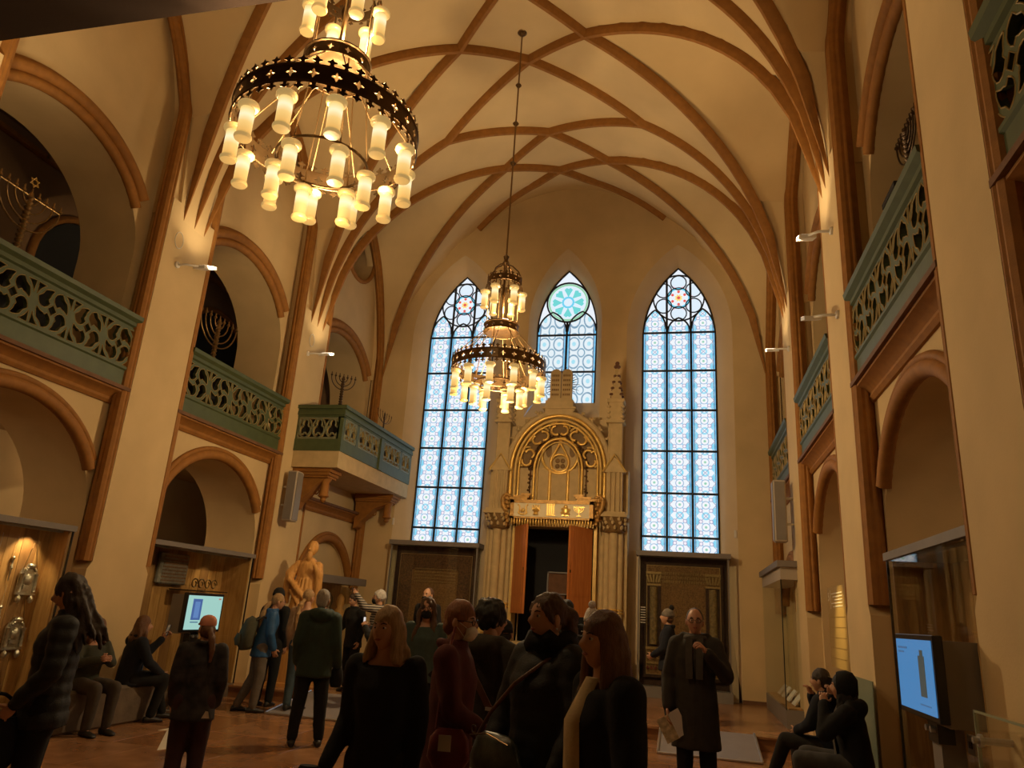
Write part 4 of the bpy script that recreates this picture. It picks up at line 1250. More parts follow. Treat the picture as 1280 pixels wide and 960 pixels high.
for i in range(26):
    a = -.45+(pi+.9)*i/25
    x0, z0 = AX-.015+.26*cos(a), 6.72+.30*sin(a)
    L_ = .16 if i % 2 else .10
    m.tube([V((x0, AY+.2, z0)), V((x0+L_*cos(a), AY+.2, z0+L_*sin(a)))], [.013, .003], 5)
o = ap('sun_rays', m, M['lead']); o['kind'] = 'stuff'
# carved wooden header with emblems, fringe
def hp(nm, m, mt, sm=None, parent=None): return obj(nm, m, mt, parent or hd, smooth=sm)
HX = AX-.04; HY = AY-.30
m = MB(); m.box(HX-.84, HX+.84, HY, HY+.14, 3.60, 3.92); hd = obj('valance', m, M['creamwhite'], ark); hd['label'] = 'carved gilt valance with five gold emblems'
m = MB(); m.box(HX-.90, HX+.90, HY-.02, HY+.16, 3.90, 3.97); m.box(HX-.90, HX+.90, HY-.02, HY+.16, 3.57, 3.61); m.box(HX-.90, HX-.82, HY-.02, HY+.16, 3.57, 3.97); m.box(HX+.82, HX+.90, HY-.02, HY+.16, 3.57, 3.97); hp('frame', m, M['carved_gilt'] if 'carved_gilt' in M else M['carved'])
# stepped cresting and side scrolls
for sg in (-1, 1):
    m = MB()
    for i, (w, z) in enumerate(((.30, 4.0), (.22, 4.045), (.13, 4.09))): m.obox((HX+sg*(.78-.1*i), HY+.08, z), w*1.6, .12, .05)
    hp('stepped_crest', m, M['carved_gilt'])
for sg in (-1, 1):
    m = MB()
    pts = []
    for j in range(26):
        t = j/25; a = t*4.2*pi
        r = .12*(1-t)+.015
        pts.append(V((HX+sg*(1.0+.02-r*cos(a)*1.0+.0), HY+.06, 3.95+r*sin(a)*1.2)))
    m.tube(pts, .026, 6, side=V((0, 1, 0)))
    m.tube([V((HX+sg*x, HY+.06, z)) for x, z in ((.92, 4.05), (1.02, 4.10), (1.10, 4.02), (1.08, 3.85), (1.0, 3.70), (.96, 3.52), (.99, 3.38))], [.03, .04, .04, .05, .045, .03, .01], 7, side=V((0, 1, 0)))
    for j in range(7): m.ball((HX+sg*(.96+.03*(j % 2)), HY+.02, 3.5+.08*j), (.04, .03, .04), 6, 4)
    hp('side_scroll', m, M['carved_gilt'], 60)
# five emblems
def emblem(cx, build, nm):
    m = MB(); build(m, HX+cx, HY-.012, 3.765); hp(nm, m, M['gold'], 50)
def e_harp(m, x, y, z):
    m.tube([V((x-.09+.02*sin(t*2), y, z-.09+.17*t)) for t in [j/6 for j in range(7)]], .014, 6); m.tube([V((x+.09-.02*sin(t*2), y, z-.09+.17*t)) for t in [j/6 for j in range(7)]], .014, 6)
    m.tube([V((x+.1*cos(a), y, z-.06-.05*sin(a))) for a in [pi*j/8 for j in range(9)]], .016, 6)
    for k in range(-2, 3): m.tube([V((x+.03*k, y, z-.1)), V((x+.03*k, y, z+.04))], .006, 5)
    m.ball((x, y, z-.03), (.05, .02, .04), 8, 5); m.ball((x-.1, y, z+.09), .02, 6, 4); m.ball((x+.1, y, z+.09), .02, 6, 4)
def e_crown(m, x, y, z):
    m.lathe([(.06, z-.11), (.055, z-.08), (.04, z-.06), (.075, z-.02), (.06, z+.02)], 10, (x, y, 0)); m.obox((x, y, z+.01), .17, .03, .05)
    for k in range(-2, 3): m.lathe([(.016, z+.02), (.012, z+.06), (.018, z+.08), (.002, z+.10)], 6, (x+.037*k, y, 0))
def e_tables(m, x, y, z):
    for k in range(4): m.obox((x-.066+.044*k, y, z), .032, .02, .22)
    m.obox((x, y, z+.115), .20, .02, .02); m.obox((x, y, z-.115), .20, .02, .02)
def e_lion(m, x, y, z):
    m.ball((x, y, z-.01), (.075, .02, .085), 10, 6); m.ball((x, y, z+.075), (.045, .025, .045), 8, 6)
    for a in range(6): m.ball((x+.085*cos(a*pi/3+.4), y, z-.02+.085*sin(a*pi/3+.4)), (.03, .018, .03), 6, 4)
    m.obox((x, y, z-.11), .16, .02, .025)
def e_menorah(m, x, y, z):
    m.tube([V((x, y, z-.11)), V((x, y, z+.08))], .012, 6); m.obox((x, y, z-.112), .09, .025, .02)
    for r in (.035, .07, .105): m.tube([V((x+r*cos(a), y, z+.06+r*.95*sin(a))) for a in [pi+pi*j/10 for j in range(11)]], .009, 5, side=V((0, 1, 0)))
    m.obox((x, y, z+.075), .24, .02, .02)
for cx, b in ((-.62, e_harp), (-.33, e_crown), (-.01, e_tables), (.31, e_lion), (.60, e_menorah)): emblem(cx, b, 'emblem')
FR = None
for i in range(30):
    x = HX-.86+1.72*i/29
    if FR is None:
        m = MB(); m.lathe([(.010, 0), (.016, -.02), (.022, -.07), (.020, -.115), (.006, -.135)], 8); FR = obj('tassel', m, M['gold'], hd, smooth=50, local=True); o = FR
    else: o = share('tassel', FR, hd)
    o.location = V((x, HY+.02, 3.575)) - wloc(hd)
# doors, and interior darkened by its colours
m = MB(); m.box(AX-.86, AX+.86, YE+.5, YE+.55, .75, 3.5); m.box(AX-.9, AX-.85, AY+.4, YE+.55, .75, 3.5); m.box(AX+.85, AX+.9, AY+.4, YE+.55, .75, 3.5); m.box(AX-.9, AX+.9, AY+.4, YE+.55, 3.46, 3.5)
ap('niche_lining', m, M['black'])  # black lining puts the shade of the recess into the colour
for sg in (-1, 1):
    # leaf hinged at the jamb, swung towards the room
    hx = AX-.02+sg*.83; ang = radians(58)
    dx, dy = -sg*cos(ang), -sin(ang)
    wd = .72
    dt = ap('door_leaf', MB().add([], []), M['door']) if False else None
    m = MB()
    ux = V((dx, dy, 0)); uy = V((-dy, dx, 0))
    R3 = Matrix((ux, uy, V((0, 0, 1)))).transposed()
    c0 = V((hx, AY-.02, 0))
    m.obox(c0+ux*wd/2+V((0, 0, 2.52)), wd, .045, 1.80, R3); dl = ap('door_leaf', m, M['door'])
    for z0, z1 in ((1.68, 1.94), (2.02, 3.36)):
        m = MB(); m.obox(c0+ux*wd/2+V((0, 0, (z0+z1)/2)), wd-.16, .06, z1-z0, R3); ap('door_panel', m, M['door'], None, dl)
    m = MB(); m.obox(c0+ux*(wd-.03)+V((0, 0, 2.5)), .03, .075, .06, R3); ap('door_latch', m, M['brass'], None, dl)
m = MB(); m.box(AX-.92, AX-.85, AY-.02, AY+.16, 1.0, 3.5); m.box(AX+.85, AX+.92, AY-.02, AY+.16, 1.0, 3.5); m.box(AX-.92, AX+.92, AY-.02, AY+.16, 3.44, 3.52); ap('door_frame', m, M['goldpaint'])
cs = thing('inner_vitrine', 'dim glazed frame holding a brown panel inside the open ark', 'display case', (AX+.02, YE+.3, .75))
m = MB()
for x0, x1, z0, z1 in ((-.30, -.27, 1.0, 2.55), (.27, .30, 1.0, 2.55), (-.30, .30, 2.52, 2.55), (-.30, .30, 2.06, 2.09), (-.30, .30, .75, 1.0)): m.box(AX+.03+x0, AX+.03+x1, YE+.28, YE+.31, z0, z1)
obj('frame', m, M['greymetal'], cs)
m = MB(); m.box(AX-.24, AX+.30, YE+.32, YE+.34, 2.09, 2.52); obj('brown_panel', m, M['trim_dark'], cs)
m = MB(); m.box(AX-.08, AX+.14, YE+.32, YE+.34, 1.05, 2.05); obj('cream_panel', m, M['trim_dark'], cs)  # panels coloured dark to stand for the dim ark interior
# low gilt balustrade of the ark
for sg in (-1, 1):
    m = MB()
    for k in range(5):
        x = AX+sg*(.92+.16*k); m.lathe([(.05, .78), (.03, .85), (.05, .98), (.025, 1.1), (.05, 1.2)], 8, (x, AY-.24, 0))
    m.box(*sorted((AX+sg*.84, AX+sg*1.62)), AY-.30, AY-.18, 1.2, 1.28)
    ap('low_rail', m, M['goldpaint'], 40)

# ================================================================== TEXTILE CASES
M['curt'] = mat('dark brocade', (.075, .035, .016), .85, var=.5, vscale=26, bump=.2, bscale=60, col2=(.15, .07, .025))
M['curt2'] = mat('golden brown brocade', (.20, .10, .035), .8, var=.45, vscale=38, bump=.25, bscale=70, col2=(.28, .15, .05))
M['curtdark'] = mat('dark velvet', (.045, .022, .016), .9, var=.3, vscale=12)
M['column_cloth'] = mat('embroidered column', (.22, .15, .06), .7, var=.4, vscale=22, bump=.2)
M['braid'] = mat('gold braid', (.33, .22, .08), .5, metal=.4, var=.25, vscale=40)
M['redcloth'] = mat('red appliqué', (.16, .035, .02), .8, var=.3, vscale=30)
def textile_case(x0, x1, side, label, cloth_label, detailed):
    yf, yb, z0, z1 = 16.12, 16.50, ZP, 3.05
    t = thing('textile_case', label, 'display case', ((x0+x1)/2, (yf+yb)/2, ZP), 0, 'tall textile cases')
    P = lambda nm, m, mt: obj(nm, m, mt, t)
    P('case_top', MB().box(x0-.04, x1+.04, yf-.06, yb, z1-.10, z1), M['case_top'])
    P('case_base', MB().box(x0, x1+.02, yf-.03, yb, z0, z0+.20), M['greymetal'])
    P('back_panel', MB().box(x0+.03, x1-.03, yb-.06, yb-.02, z0+.2, z1-.1), M['curtdark'])
    for xx in (x0, x1-.03): P('corner_post', MB().box(xx, xx+.03, yf, yf+.03, z0+.2, z1-.1), M['greymetal'])
    P('front_glass', MB().box(x0+.03, x1-.03, yf, yf+.008, z0+.2, z1-.1), M['glass'])
    P('side_glass', MB().box(x0, x0+.008, yf+.03, yb-.02, z0+.2, z1-.1), M['glass']); P('side_glass', MB().box(x1-.008, x1, yf+.03, yb-.02, z0+.2, z1-.1), M['glass'])
    c = thing('ark_curtain', cloth_label, 'curtain', ((x0+x1)/2, yb-.12, z0+.35))
    Q = lambda nm, m, mt, sm=None: obj(nm, m, mt, c, smooth=sm)
    a, b = x0+.12, x1-.12
    # cloth as a gently waving sheet with thickness
    n = 24; rr = []
    for i in range(n+1):
        x = a+(b-a)*i/n; yy = yb-.13+.006*sin(i*1.7)
        rr.append([(x, yy, z0+.36), (x, yy, z1-.22), (x, yy+.012, z1-.22), (x, yy+.012, z0+.36)])
    m = MB().loft(rr); Q('cloth', m, M['curt2'], 60)
    yy = yb-.145
    w = b-a
    Q('border', MB().ring_plate([(a, z0+.36), (b, z0+.36), (b, z1-.22), (a, z1-.22)], [(a+.05, z0+.42), (b-.05, z0+.42), (b-.05, z1-.27), (a+.05, z1-.27)], lambda u, v, d: (u, yy+d, v), 0, .006), M['curtdark'])
    Q('braid', MB().ring_plate([(a+.05, z0+.42), (b-.05, z0+.42), (b-.05, z1-.27), (a+.05, z1-.27)], [(a+.065, z0+.435), (b-.065, z0+.435), (b-.065, z1-.285), (a+.065, z1-.285)], lambda u, v, d: (u, yy+d-.004, v), 0, .006), M['braid'])
    if detailed:
        for sg in (-1, 1):
            cx = (a+b)/2+sg*(w/2-.20)
            Q('column_ground', MB().box(cx-.15, cx+.15, yy-.002, yy+.004, z0+.95, z1-.70), M['curtdark'])
            Q('column_shaft', MB().tube([V((cx, yy, z)) for z in (z0+1.0, z0+1.7, z1-.72)], .085, 10, side=V((1, 0, 0))), M['column_cloth'], 60)
            m = MB(); m.box(cx-.15, cx+.15, yy-.03, yy, z1-.70, z1-.66)
            for k in range(5): m.obox((cx-.12+.06*k, yy-.015, z1-.55), .035, .02, .16, Matrix.Rotation(.18*(k-2), 3, 'Y'))
            m.box(cx-.16, cx+.16, yy-.03, yy, z1-.46, z1-.41); Q('capital', m, M['braid'])
            m = MB(); m.box(cx-.16, cx+.16, yy-.02, yy, z0+.90, z0+.95); m.box(cx-.14, cx+.14, yy-.015, yy, z0+.62, z0+.66); Q('column_base', m, M['braid'])
            m = MB()
            for k in range(3):
                m.tube([V((cx-.1+.1*k+.045*cos(q), yy-.01, z0+.79+.07*sin(q))) for q in [2*pi*j/10 for j in range(10)]], .01, 5, side=V((0, 1, 0)), loop=True)
            Q('scroll_work', m, M['braid'], 60)
            m = MB()
            for k in range(4): m.ball((cx-.12+.08*k, yy-.002, z0+.54), (.03, .012, .035), 8, 5)
            Q('red_rosettes', m, M['redcloth'], 60)['kind'] = 'stuff'
        for k in range(3):
            m = MB(); rv = random.Random(11+k); x = (a+b)/2-.52
            z = z1-.43-.085*k
            while x < (a+b)/2+.52:
                wq = rv.uniform(.02, .045)
                m.box(x, x+wq*.45, yy-.006, yy+.002, z-.026, z+.026); m.box(x, x+wq, yy-.006, yy+.002, z+.014, z+.026)
                if rv.random() < .6: m.box(x+wq*.7, x+wq, yy-.006, yy+.002, z-.026, z+.026)
                x += wq+.014
            Q('hebrew_line', m, M['braid'])['kind'] = 'stuff'
    else:
        Q('dark_panel', MB().box(a+.06, a+.36, yy-.004, yy+.004, z0+.43, z1-.28), M['curt'])
        Q('dark_panel', MB().box(b-.36, b-.06, yy-.004, yy+.004, z0+.43, z1-.28), M['curt'])
        Q('dark_panel', MB().box(a+.06, b-.06, yy-.006, yy+.002, z1-.62, z1-.28), M['curt'])
        for k in range(5):
            z = z1-.60-.07*k
            m = MB()
            rv = random.Random(31+k); x = a+.42
            while x < b-.42:
                wq = rv.uniform(.02, .05); m.box(x, x+wq, yy-.01, yy, z-.006, z+.012); x += wq+.012
            Q('hebrew_line', m, M['braid'])['kind'] = 'stuff'
    return t
textile_case(-6.58, -4.52, -1, 'tall grey glazed case with a dark curtain left of the ark', 'dark brown brocade curtain with faint lettering in the left textile case', False)
textile_case(-.99, .86, 1, 'tall grey glazed case with an embroidered curtain right of the ark', 'brown embroidered curtain with two columns in the right textile case', True)
m = MB(); m.box(-.94, -.80, 16.10, 16.108, 1.55, 1.95)
for k in range(7): m.box(-.925, -.825, 16.094, 16.10, 1.89-.05*k, 1.905-.05*k, 1)
tag(obj('case_label', m, [M['glass'], M['paper']]), 'small lettered label on the glass of the right textile case', 'label')
for x, y in ((-6.72, YE+.03), (1.02, YE+.03)):
    m = MB(); m.bbox(x-.025, x+.025, YE-.02, YE, 3.42, 3.58, .006)
    tag(obj('wall_sensor', m, M['white']), 'tiny white wall sensor beside the %s tall window' % ('left' if x < -3 else 'right'), 'sensor')

# ================================================================== SIDE CASES, SCREENS
def wood_case(s, y0, y1, z0, z1, label, nplank, front_d=.05, back_d=.62):
    X = lambda d: XC+s*(W+d)
    t = thing('display_case', label, 'display case', (X(.3), (y0+y1)/2, 0), 0, 'glazed cases in the side arches')
    P = lambda nm, m, mt: obj(nm, m, mt, t)
    bx = lambda d0, d1, a, b, c, d: MB().box(*sorted((X(d0), X(d1))), a, b, c, d)
    P('case_top', bx(front_d-.02, back_d+.1, y0-.02, y1+.02, z1-.07, z1), M['case_top'])
    P('case_base', bx(front_d, back_d+.1, y0, y1, 0, z0), M['stone'])
    p = (y1-y0)/nplank
    for i in range(nplank):
        P('board', bx(back_d-.02, back_d, y0+p*i+.003, y0+p*(i+1)-.003, z0, z1-.07), M['oak'] if i % 3 else M['oak_dark'])
    P('backing', bx(back_d, back_d+.06, y0, y1, z0, z1-.07), M['oak_dark'])
    P('side_board', bx(front_d+.05, back_d, y1-.03, y1, z0, z1-.07), M['oak']); P('side_board', bx(front_d+.05, back_d, y0, y0+.03, z0, z1-.07), M['oak'])
    P('front_glass', bx(front_d, front_d+.01, y0, y1, z0, z1-.07), M['glass'])
    P('corner_edge', bx(front_d, front_d+.02, y1-.012, y1+.004, z0, z1-.07), M['plastic'])
    P('light_rail', bx(front_d+.06, front_d+.1, y0+.1, y1-.1, z1-.1, z1-.075), M['greymetal'])
    return t
wood_case(-1, 5.50, 7.88, .20, 2.33, 'oak-lined glazed case with silver shields at the left edge', 11, .05, .36)
wood_case(-1, 9.32, 12.0, .20, 2.33, 'oak-lined glazed case behind the left touch screen', 12)
wood_case(1, 5.45, 7.6, .20, 2.38, 'oak-lined glazed case behind the right touch screen', 10)
def case_spot(s, y, z, e, col=(1, .72, .36), d=.25):
    l = bpy.data.lights.new('case_spot', 'SPOT'); l.energy = e; l.color = col; l.shadow_soft_size = .02; l.spot_size = radians(95); l.spot_blend = .6
    o = bpy.data.objects.new('case_spot', l); COL.objects.link(o); o.location = (XC+s*(W+d), y, z)
    dr = V((s*.35, 0, -1)); o.rotation_euler = (-dr).to_track_quat('Z', 'Y').to_euler()
for y in (6.2, 6.9, 7.5): case_spot(-1, y, 2.22, 20, d=.16)
for y in (9.9, 11.4): case_spot(-1, y, 2.22, 6)
case_spot(1, 6.5, 2.28, 2.5)
# torah shields and pointers hung on the boards
def torah_shield(y, z, label):
    xb = XC-W-.335
    t = thing('torah_shield', label, 'torah shield', (xb, y, z-.2), 0, 'silver torah shields')
    pl = lambda pts, a, b: MB().prism(pts, lambda u, v, d: (xb+d, y+u, z+v), a, b)
    out = [(-.13, -.17), (.13, -.17), (.13, .06), (.10, .12), (.06, .13), (.03, .18), (-.03, .18), (-.06, .13), (-.10, .12), (-.13, .06)]
    obj('plate', pl(out, .01, .03), M['silver'], t)
    for sg in (-1, 1):
        m = MB(); m.lathe([(.022, -.15), (.018, -.12), (.016, .03), (.026, .06)], 8, (xb+.045, y+sg*.105, z)); obj('pillar', m, M['silver'], t, smooth=50)
    m = MB()
    for k in range(9): m.ball((xb+.045, y-.07+.0175*k, z+.10+.045*sin(pi*k/8)), (.018, .015, .02), 6, 4)
    m.ball((xb+.05, y, z+.15), (.03, .05, .035), 8, 6); obj('crown', m, M['silver'], t, smooth=50)
    m = MB(); m.ball((xb+.04, y, z-.01), (.022, .06, .075), 8, 6); m.box(xb+.02, xb+.05, y-.06, y+.06, z-.12, z-.07); m.box(xb+.02, xb+.045, y-.14, y+.14, z-.185, z-.165); obj('relief', m, M['silver'], t, smooth=40)
    for sg in (-1, 1):
        m = MB(); m.lathe([(.006, 0), (.028, -.025), (.034, -.055), (.02, -.085), (.004, -.095)], 8, (xb+.04, y+sg*.09, z-.185)); obj('bell', m, M['silver'], t, smooth=50)
        m = MB(); m.tube([V((xb+.03, y+sg*.10, z+.10)), V((xb+.02, y+sg*.02, z+.42))], .004, 5); obj('chain', m, M['brasswire'], t)
torah_shield(7.62, 1.66, 'upper silver torah shield hanging in the left case')
torah_shield(7.62, 1.04, 'lower silver torah shield hanging in the left case')
for k, (y, z) in enumerate(((7.36, 1.78), (7.36, 1.22), (7.14, 1.8), (7.1, 1.25))):
    xb = XC-W-.32
    m = MB(); m.lathe([(.003, -.16), (.008, -.14), (.009, -.03), (.02, -.015), (.02, .0), (.012, .01), (.012, .09), (.022, .11), (.008, .13)], 8, (xb, y, z))
    m.tube([V((xb, y, z+.13)), V((xb-.01, y+.01, z+.36))], .003, 4)
    tag(obj('torah_pointer', m, M['silver'], smooth=50), ['upper right silver pointer hanging beside the shields in the left case', 'lower right silver pointer hanging beside the shields in the left case', 'upper left silver pointer at the picture edge in the left case', 'lower left silver pointer at the picture edge in the left case'][k], 'pointer', 'silver torah pointers')
# objects of the second left case
xb = XC-W-.58
t = thing('stone_inscription', 'grey stone slab carved with lines of text in the left case', 'inscription', (xb, 10.5, 1.72))
m = MB(); m.bbox(xb, xb+.08, 10.18, 10.86, 1.72, 2.2, .02); obj('slab', m, M['greystone'] if 'greystone' in M else M['stone'], t)
for k in range(8):
    m = MB(); rv = random.Random(k); y = 10.24
    while y < 10.80:
        w = rv.uniform(.015, .04); m.box(xb+.078, xb+.086, y, y+w, 2.14-.052*k-.012, 2.14-.052*k+.010); y += w+.018
    obj('text_line', m, M['trim_dark'], t)['kind'] = 'stuff'
t = thing('glass_shelf', 'shelf with iron scrollwork in the left case', 'shelf', (XC-W-.35, 11.2, 1.70))
obj('shelf_board', MB().box(XC-W-.56, XC-W-.2, 10.55, 11.6, 1.64, 1.66), M['plastic'], t)
for k, y in enumerate((10.95, 11.12, 11.3, 11.47)):
    m = MB(); rv = random.Random(40+k)
    m.tube([V((XC-W-.4, y+.09*cos(a)*(1-a/12), 1.76+.09*sin(a)*(1-a/12))) for a in [j*.5 for j in range(16)]], .011, 6, side=V((1, 0, 0)))
    tag(obj('iron_scroll', m, M['brass'], smooth=60), ['first', 'second', 'third', 'fourth'][k]+' iron scroll from the pier on the left case shelf', 'ornament', 'iron scrolls on the shelf')
m = MB(); m.box(XC-W-.60, XC-W-.57, 9.42, 9.66, 1.35, 1.95); m.box(XC-W-.57, XC-W-.565, 9.46, 9.62, 1.40, 1.90, 1)
tag(obj('framed_print', m, [M['paper'], M['oak_dark']]), 'narrow framed print leaning at the near end of the left case', 'picture')

def touch_screen(s, y0, y1, z0, z1, xf, label, bg, fig):
    """flat monitor on a grey post, parallel to the side wall"""
    t = thing('touch_screen', label, 'monitor', (xf, (y0+y1)/2, 0), 0, 'touch screens on posts')
    P = lambda nm, m, mt: obj(nm, m, mt, t)
    sg = -s
    X = lambda d: xf - sg*d          # d grows away from the nave
    bx = lambda d0, d1, a, b, c, d: MB().box(*sorted((X(d0), X(d1))), a, b, c, d)
    P('bezel', MB().bbox(*sorted((X(0), X(.06))), y0, y1, z0, z1, .006), M['plastic'])
    sc = P('screen', bx(-.004, .004, y0+.035, y1-.035, z0+.035, z1-.035), bg)
    yl, yr = (y0+.035, y1-.035)
    def rect(nm, a, b, c, d, mt, e=.007):
        yy = lambda q: (yl+(yr-yl)*q) if s < 0 else (yr-(yr-yl)*q)
        ys_ = sorted((yy(a), yy(b)))
        obj(nm, bx(-e, -.003, ys_[0], ys_[1], z0+.035+(z1-z0-.07)*c, z0+.035+(z1-z0-.07)*d), mt, sc)
    fig(rect)
    P('housing', bx(.06, .26, y0+.02, y1-.10, z0-.02, z1-.03), M['greymetal'])
    P('bracket', bx(.06, .16, (y0+y1)/2-.15, (y0+y1)/2+.05, z0-.14, z0+.02), M['plastic'])
    P('post', bx(.08, .22, (y0+y1)/2-.13, (y0+y1)/2+.06, .03, z0-.02), M['greymetal'])
    P('foot', bx(.0, .26, (y0+y1)/2-.22, (y0+y1)/2+.15, 0, .03), M['greymetal'])
    for q in (-.10, .0):
        m = MB(); m.lathe([(.02, -.02), (.02, .02)], 10, (X(.05), (y0+y1)/2+q, z0-.06), axis=V((1, 0, 0))); P('clamp', m, M['steel'])
M['scr1'] = mat('screen picture, pale aqua', (.01, .01, .01), .2, emit=1., ecol=(.34, .60, .54))
M['scr2'] = mat('screen picture, blue', (.01, .01, .01), .2, emit=1., ecol=(.055, .20, .43))
M['scr_blue'] = mat('screen picture, blue print', (.01, .01, .01), .2, emit=1., ecol=(.06, .12, .32))
M['scr_blue2'] = mat('screen picture, light blue figure', (.01, .01, .01), .2, emit=1., ecol=(.11, .22, .48))
M['scr_dark'] = mat('screen picture, dark print', (.01, .01, .01), .2, emit=1., ecol=(.05, .06, .055))
M['scr_mid'] = mat('screen picture, grey text', (.01, .01, .01), .2, emit=1., ecol=(.05, .12, .24))
M['scr_red'] = mat('screen picture, red mark', (.01, .01, .01), .2, emit=1., ecol=(.45, .14, .12))
def fig1(r):
    r('photo', .14, .40, .28, .90, M['scr_blue']); r('photo_figure', .20, .34, .34, .82, M['scr_blue2'], .009); r('caption', .14, .36, .20, .23, M['scr_mid']); r('mark', .88, .95, .90, .94, M['scr_red'])
def fig2(r):
    r('photo', .64, .80, .22, .78, M['scr_dark']); r('photo_tip', .69, .77, .78, .86, M['scr_dark']); r('title', .06, .34, .86, .89, M['scr_mid']); r('title', .06, .24, .80, .825, M['scr_mid']); r('caption', .60, .88, .10, .12, M['scr_mid'])
touch_screen(-1, 9.56, 10.45, 1.08, 1.62, -6.9, 'lit pale touch screen with a blue photo, on the left', M['scr1'], fig1)
touch_screen(1, 5.34, 6.22, 1.15, 1.67, 1.50, 'lit blue touch screen with a dark spire image, on the right', M['scr2'], fig2)

# case with figures beyond the statue and the last right-hand case
t = thing('display_case', 'low glazed case with a grey top beyond the statue', 'display case', (-7.3, 14.4, ZP), 0, 'glazed cases in the side arches')
obj('case_top', MB().box(-7.55, -6.95, 13.2, 15.8, 1.97, 2.12), M['case_top'], t)
obj('case_base', MB().box(-7.55, -6.98, 13.2, 15.8, ZP, .42), M['greymetal'], t)
obj('backing', MB().box(-7.58, -7.54, 13.2, 15.8, .42, 1.97), M['oak'], t)
obj('front_glass', MB().box(-6.99, -6.98, 13.2, 15.8, .42, 1.97), M['glass'], t)
for k, y in enumerate((13.55, 14.1, 14.75, 15.3)):
    m = MB(); m.lathe([(.14, .42), (.14, .46), (.09, .52), (.07, .8), (.13, 1.0), (.15, 1.2), (.12, 1.4), (.06, 1.5), (.09, 1.6), (.08, 1.7), (.02, 1.78)], 12, (-7.28, y, 0))
    tag(obj('carved_figure', m, M['carved'] if k % 2 else M['mdark'], smooth=50), ['nearest', 'second', 'third', 'farthest'][k] + ' small carved figure in the case beyond the statue', 'figurine', 'carved figures in the far left case')
case_spot(-1, 14.5, 1.9, 6, d=.0)
t = thing('display_case', 'tall glazed case with a grey top on the far right wall', 'display case', (1.7, 14.4, ZP), 0, 'glazed cases in the side arches')
obj('case_top', MB().box(1.45, 1.98, 13.0, 16.2, 2.62, 2.72), M['case_top'], t); obj('case_fascia', MB().box(1.50, 1.96, 13.05, 16.15, 2.42, 2.62), M['speaker'], t)
obj('case_base', MB().box(1.50, 1.98, 13.05, 16.15, ZP, .45), M['greymetal'], t); obj('shelf_light', MB().box(1.54, 1.96, 13.1, 16.1, .45, .47), M['oak'], t)
obj('front_glass', MB().box(1.50, 1.51, 13.05, 16.15, .45, 2.42), M['glass'], t); obj('end_glass', MB().box(1.51, 1.98, 13.05, 13.06, .45, 2.42), M['glass'], t); obj('end_glass', MB().box(1.51, 1.98, 16.14, 16.15, .45, 2.42), M['glass'], t)
obj('corner_edge', MB().box(1.495, 1.51, 13.045, 13.06, .45, 2.42), M['plastic'], t)
case_spot(1, 14.5, 2.35, 5, d=-.05)
for k, (y, z) in enumerate(((13.6, .47), (14.3, .47), (15.0, .47), (15.6, .47))):
    m = MB(); m.obox((1.74, y, z+.10), .22, .34, .02, Matrix.Rotation(-.9, 3, 'Y'))
    m.obox((1.79, y, z+.06), .05, .30, .14)
    tag(obj('open_book', m, M['paper']), ['nearest', 'second', 'third', 'farthest'][k]+' pale open book propped in the far right case', 'book', 'books in the far right case')
# information plate between the right piers
M['plate'] = mat('brass-tinted information plate', (.36, .24, .09), .45, var=.08)
t = thing('information_plate', 'tan information plate numbered 5, fixed on the right wall', 'sign', (1.96, 11.0, 1.2))
obj('plate', MB().box(1.94, 1.96, 10.25, 11.50, 1.2, 2.24), M['plate'], t)
def text_obj(body, size, loc, rot, mt, parent, depth=.002, align='LEFT'):
    cu = bpy.data.curves.new('lettering', 'FONT'); cu.body = body; cu.size = size; cu.extrude = depth; cu.align_x = align
    cu.materials.append(mt)
    tmp = bpy.data.objects.new('tmp_text', cu); COL.objects.link(tmp)
    me = bpy.data.meshes.new_from_object(tmp.evaluated_get(bpy.context.evaluated_depsgraph_get()))
    bpy.data.objects.remove(tmp)
    o = bpy.data.objects.new('lettering', me); link(o, parent); o.location = V(loc)-wloc(parent); o.rotation_euler = rot
    return o
text_obj('5', .16, (1.938, 11.44, 2.06), (pi/2, 0, -pi/2), M['paper'], t)
obj('divider', MB().box(1.935, 1.94, 11.26, 11.27, 1.95, 2.20), M['paper'], t)
for k in range(5):
    m = MB(); m.box(1.936, 1.94, 10.45, 11.20-.1*(k % 3), 2.14-.042*k, 2.152-.042*k); obj('text_line', m, M['paper'], t)
for k in range(5): obj('text_block', MB().box(1.937, 1.94, 10.35, 11.40, 1.84-.13*k, 1.845-.13*k), M['braid'], t)
l = bpy.data.lights.new('plate_spot', 'SPOT'); l.energy = 420; l.color = (1, .72, .25); l.spot_size = radians(24); l.spot_blend = 1; l.shadow_soft_size = .03
o = bpy.data.objects.new('plate_spot', l); COL.objects.link(o); o.location = (.9, 10.2, 3.5); o.rotation_euler = (V((.9, 10.2, 3.5))-V((1.95, 10.7, 1.65))).to_track_quat('Z', 'Y').to_euler()

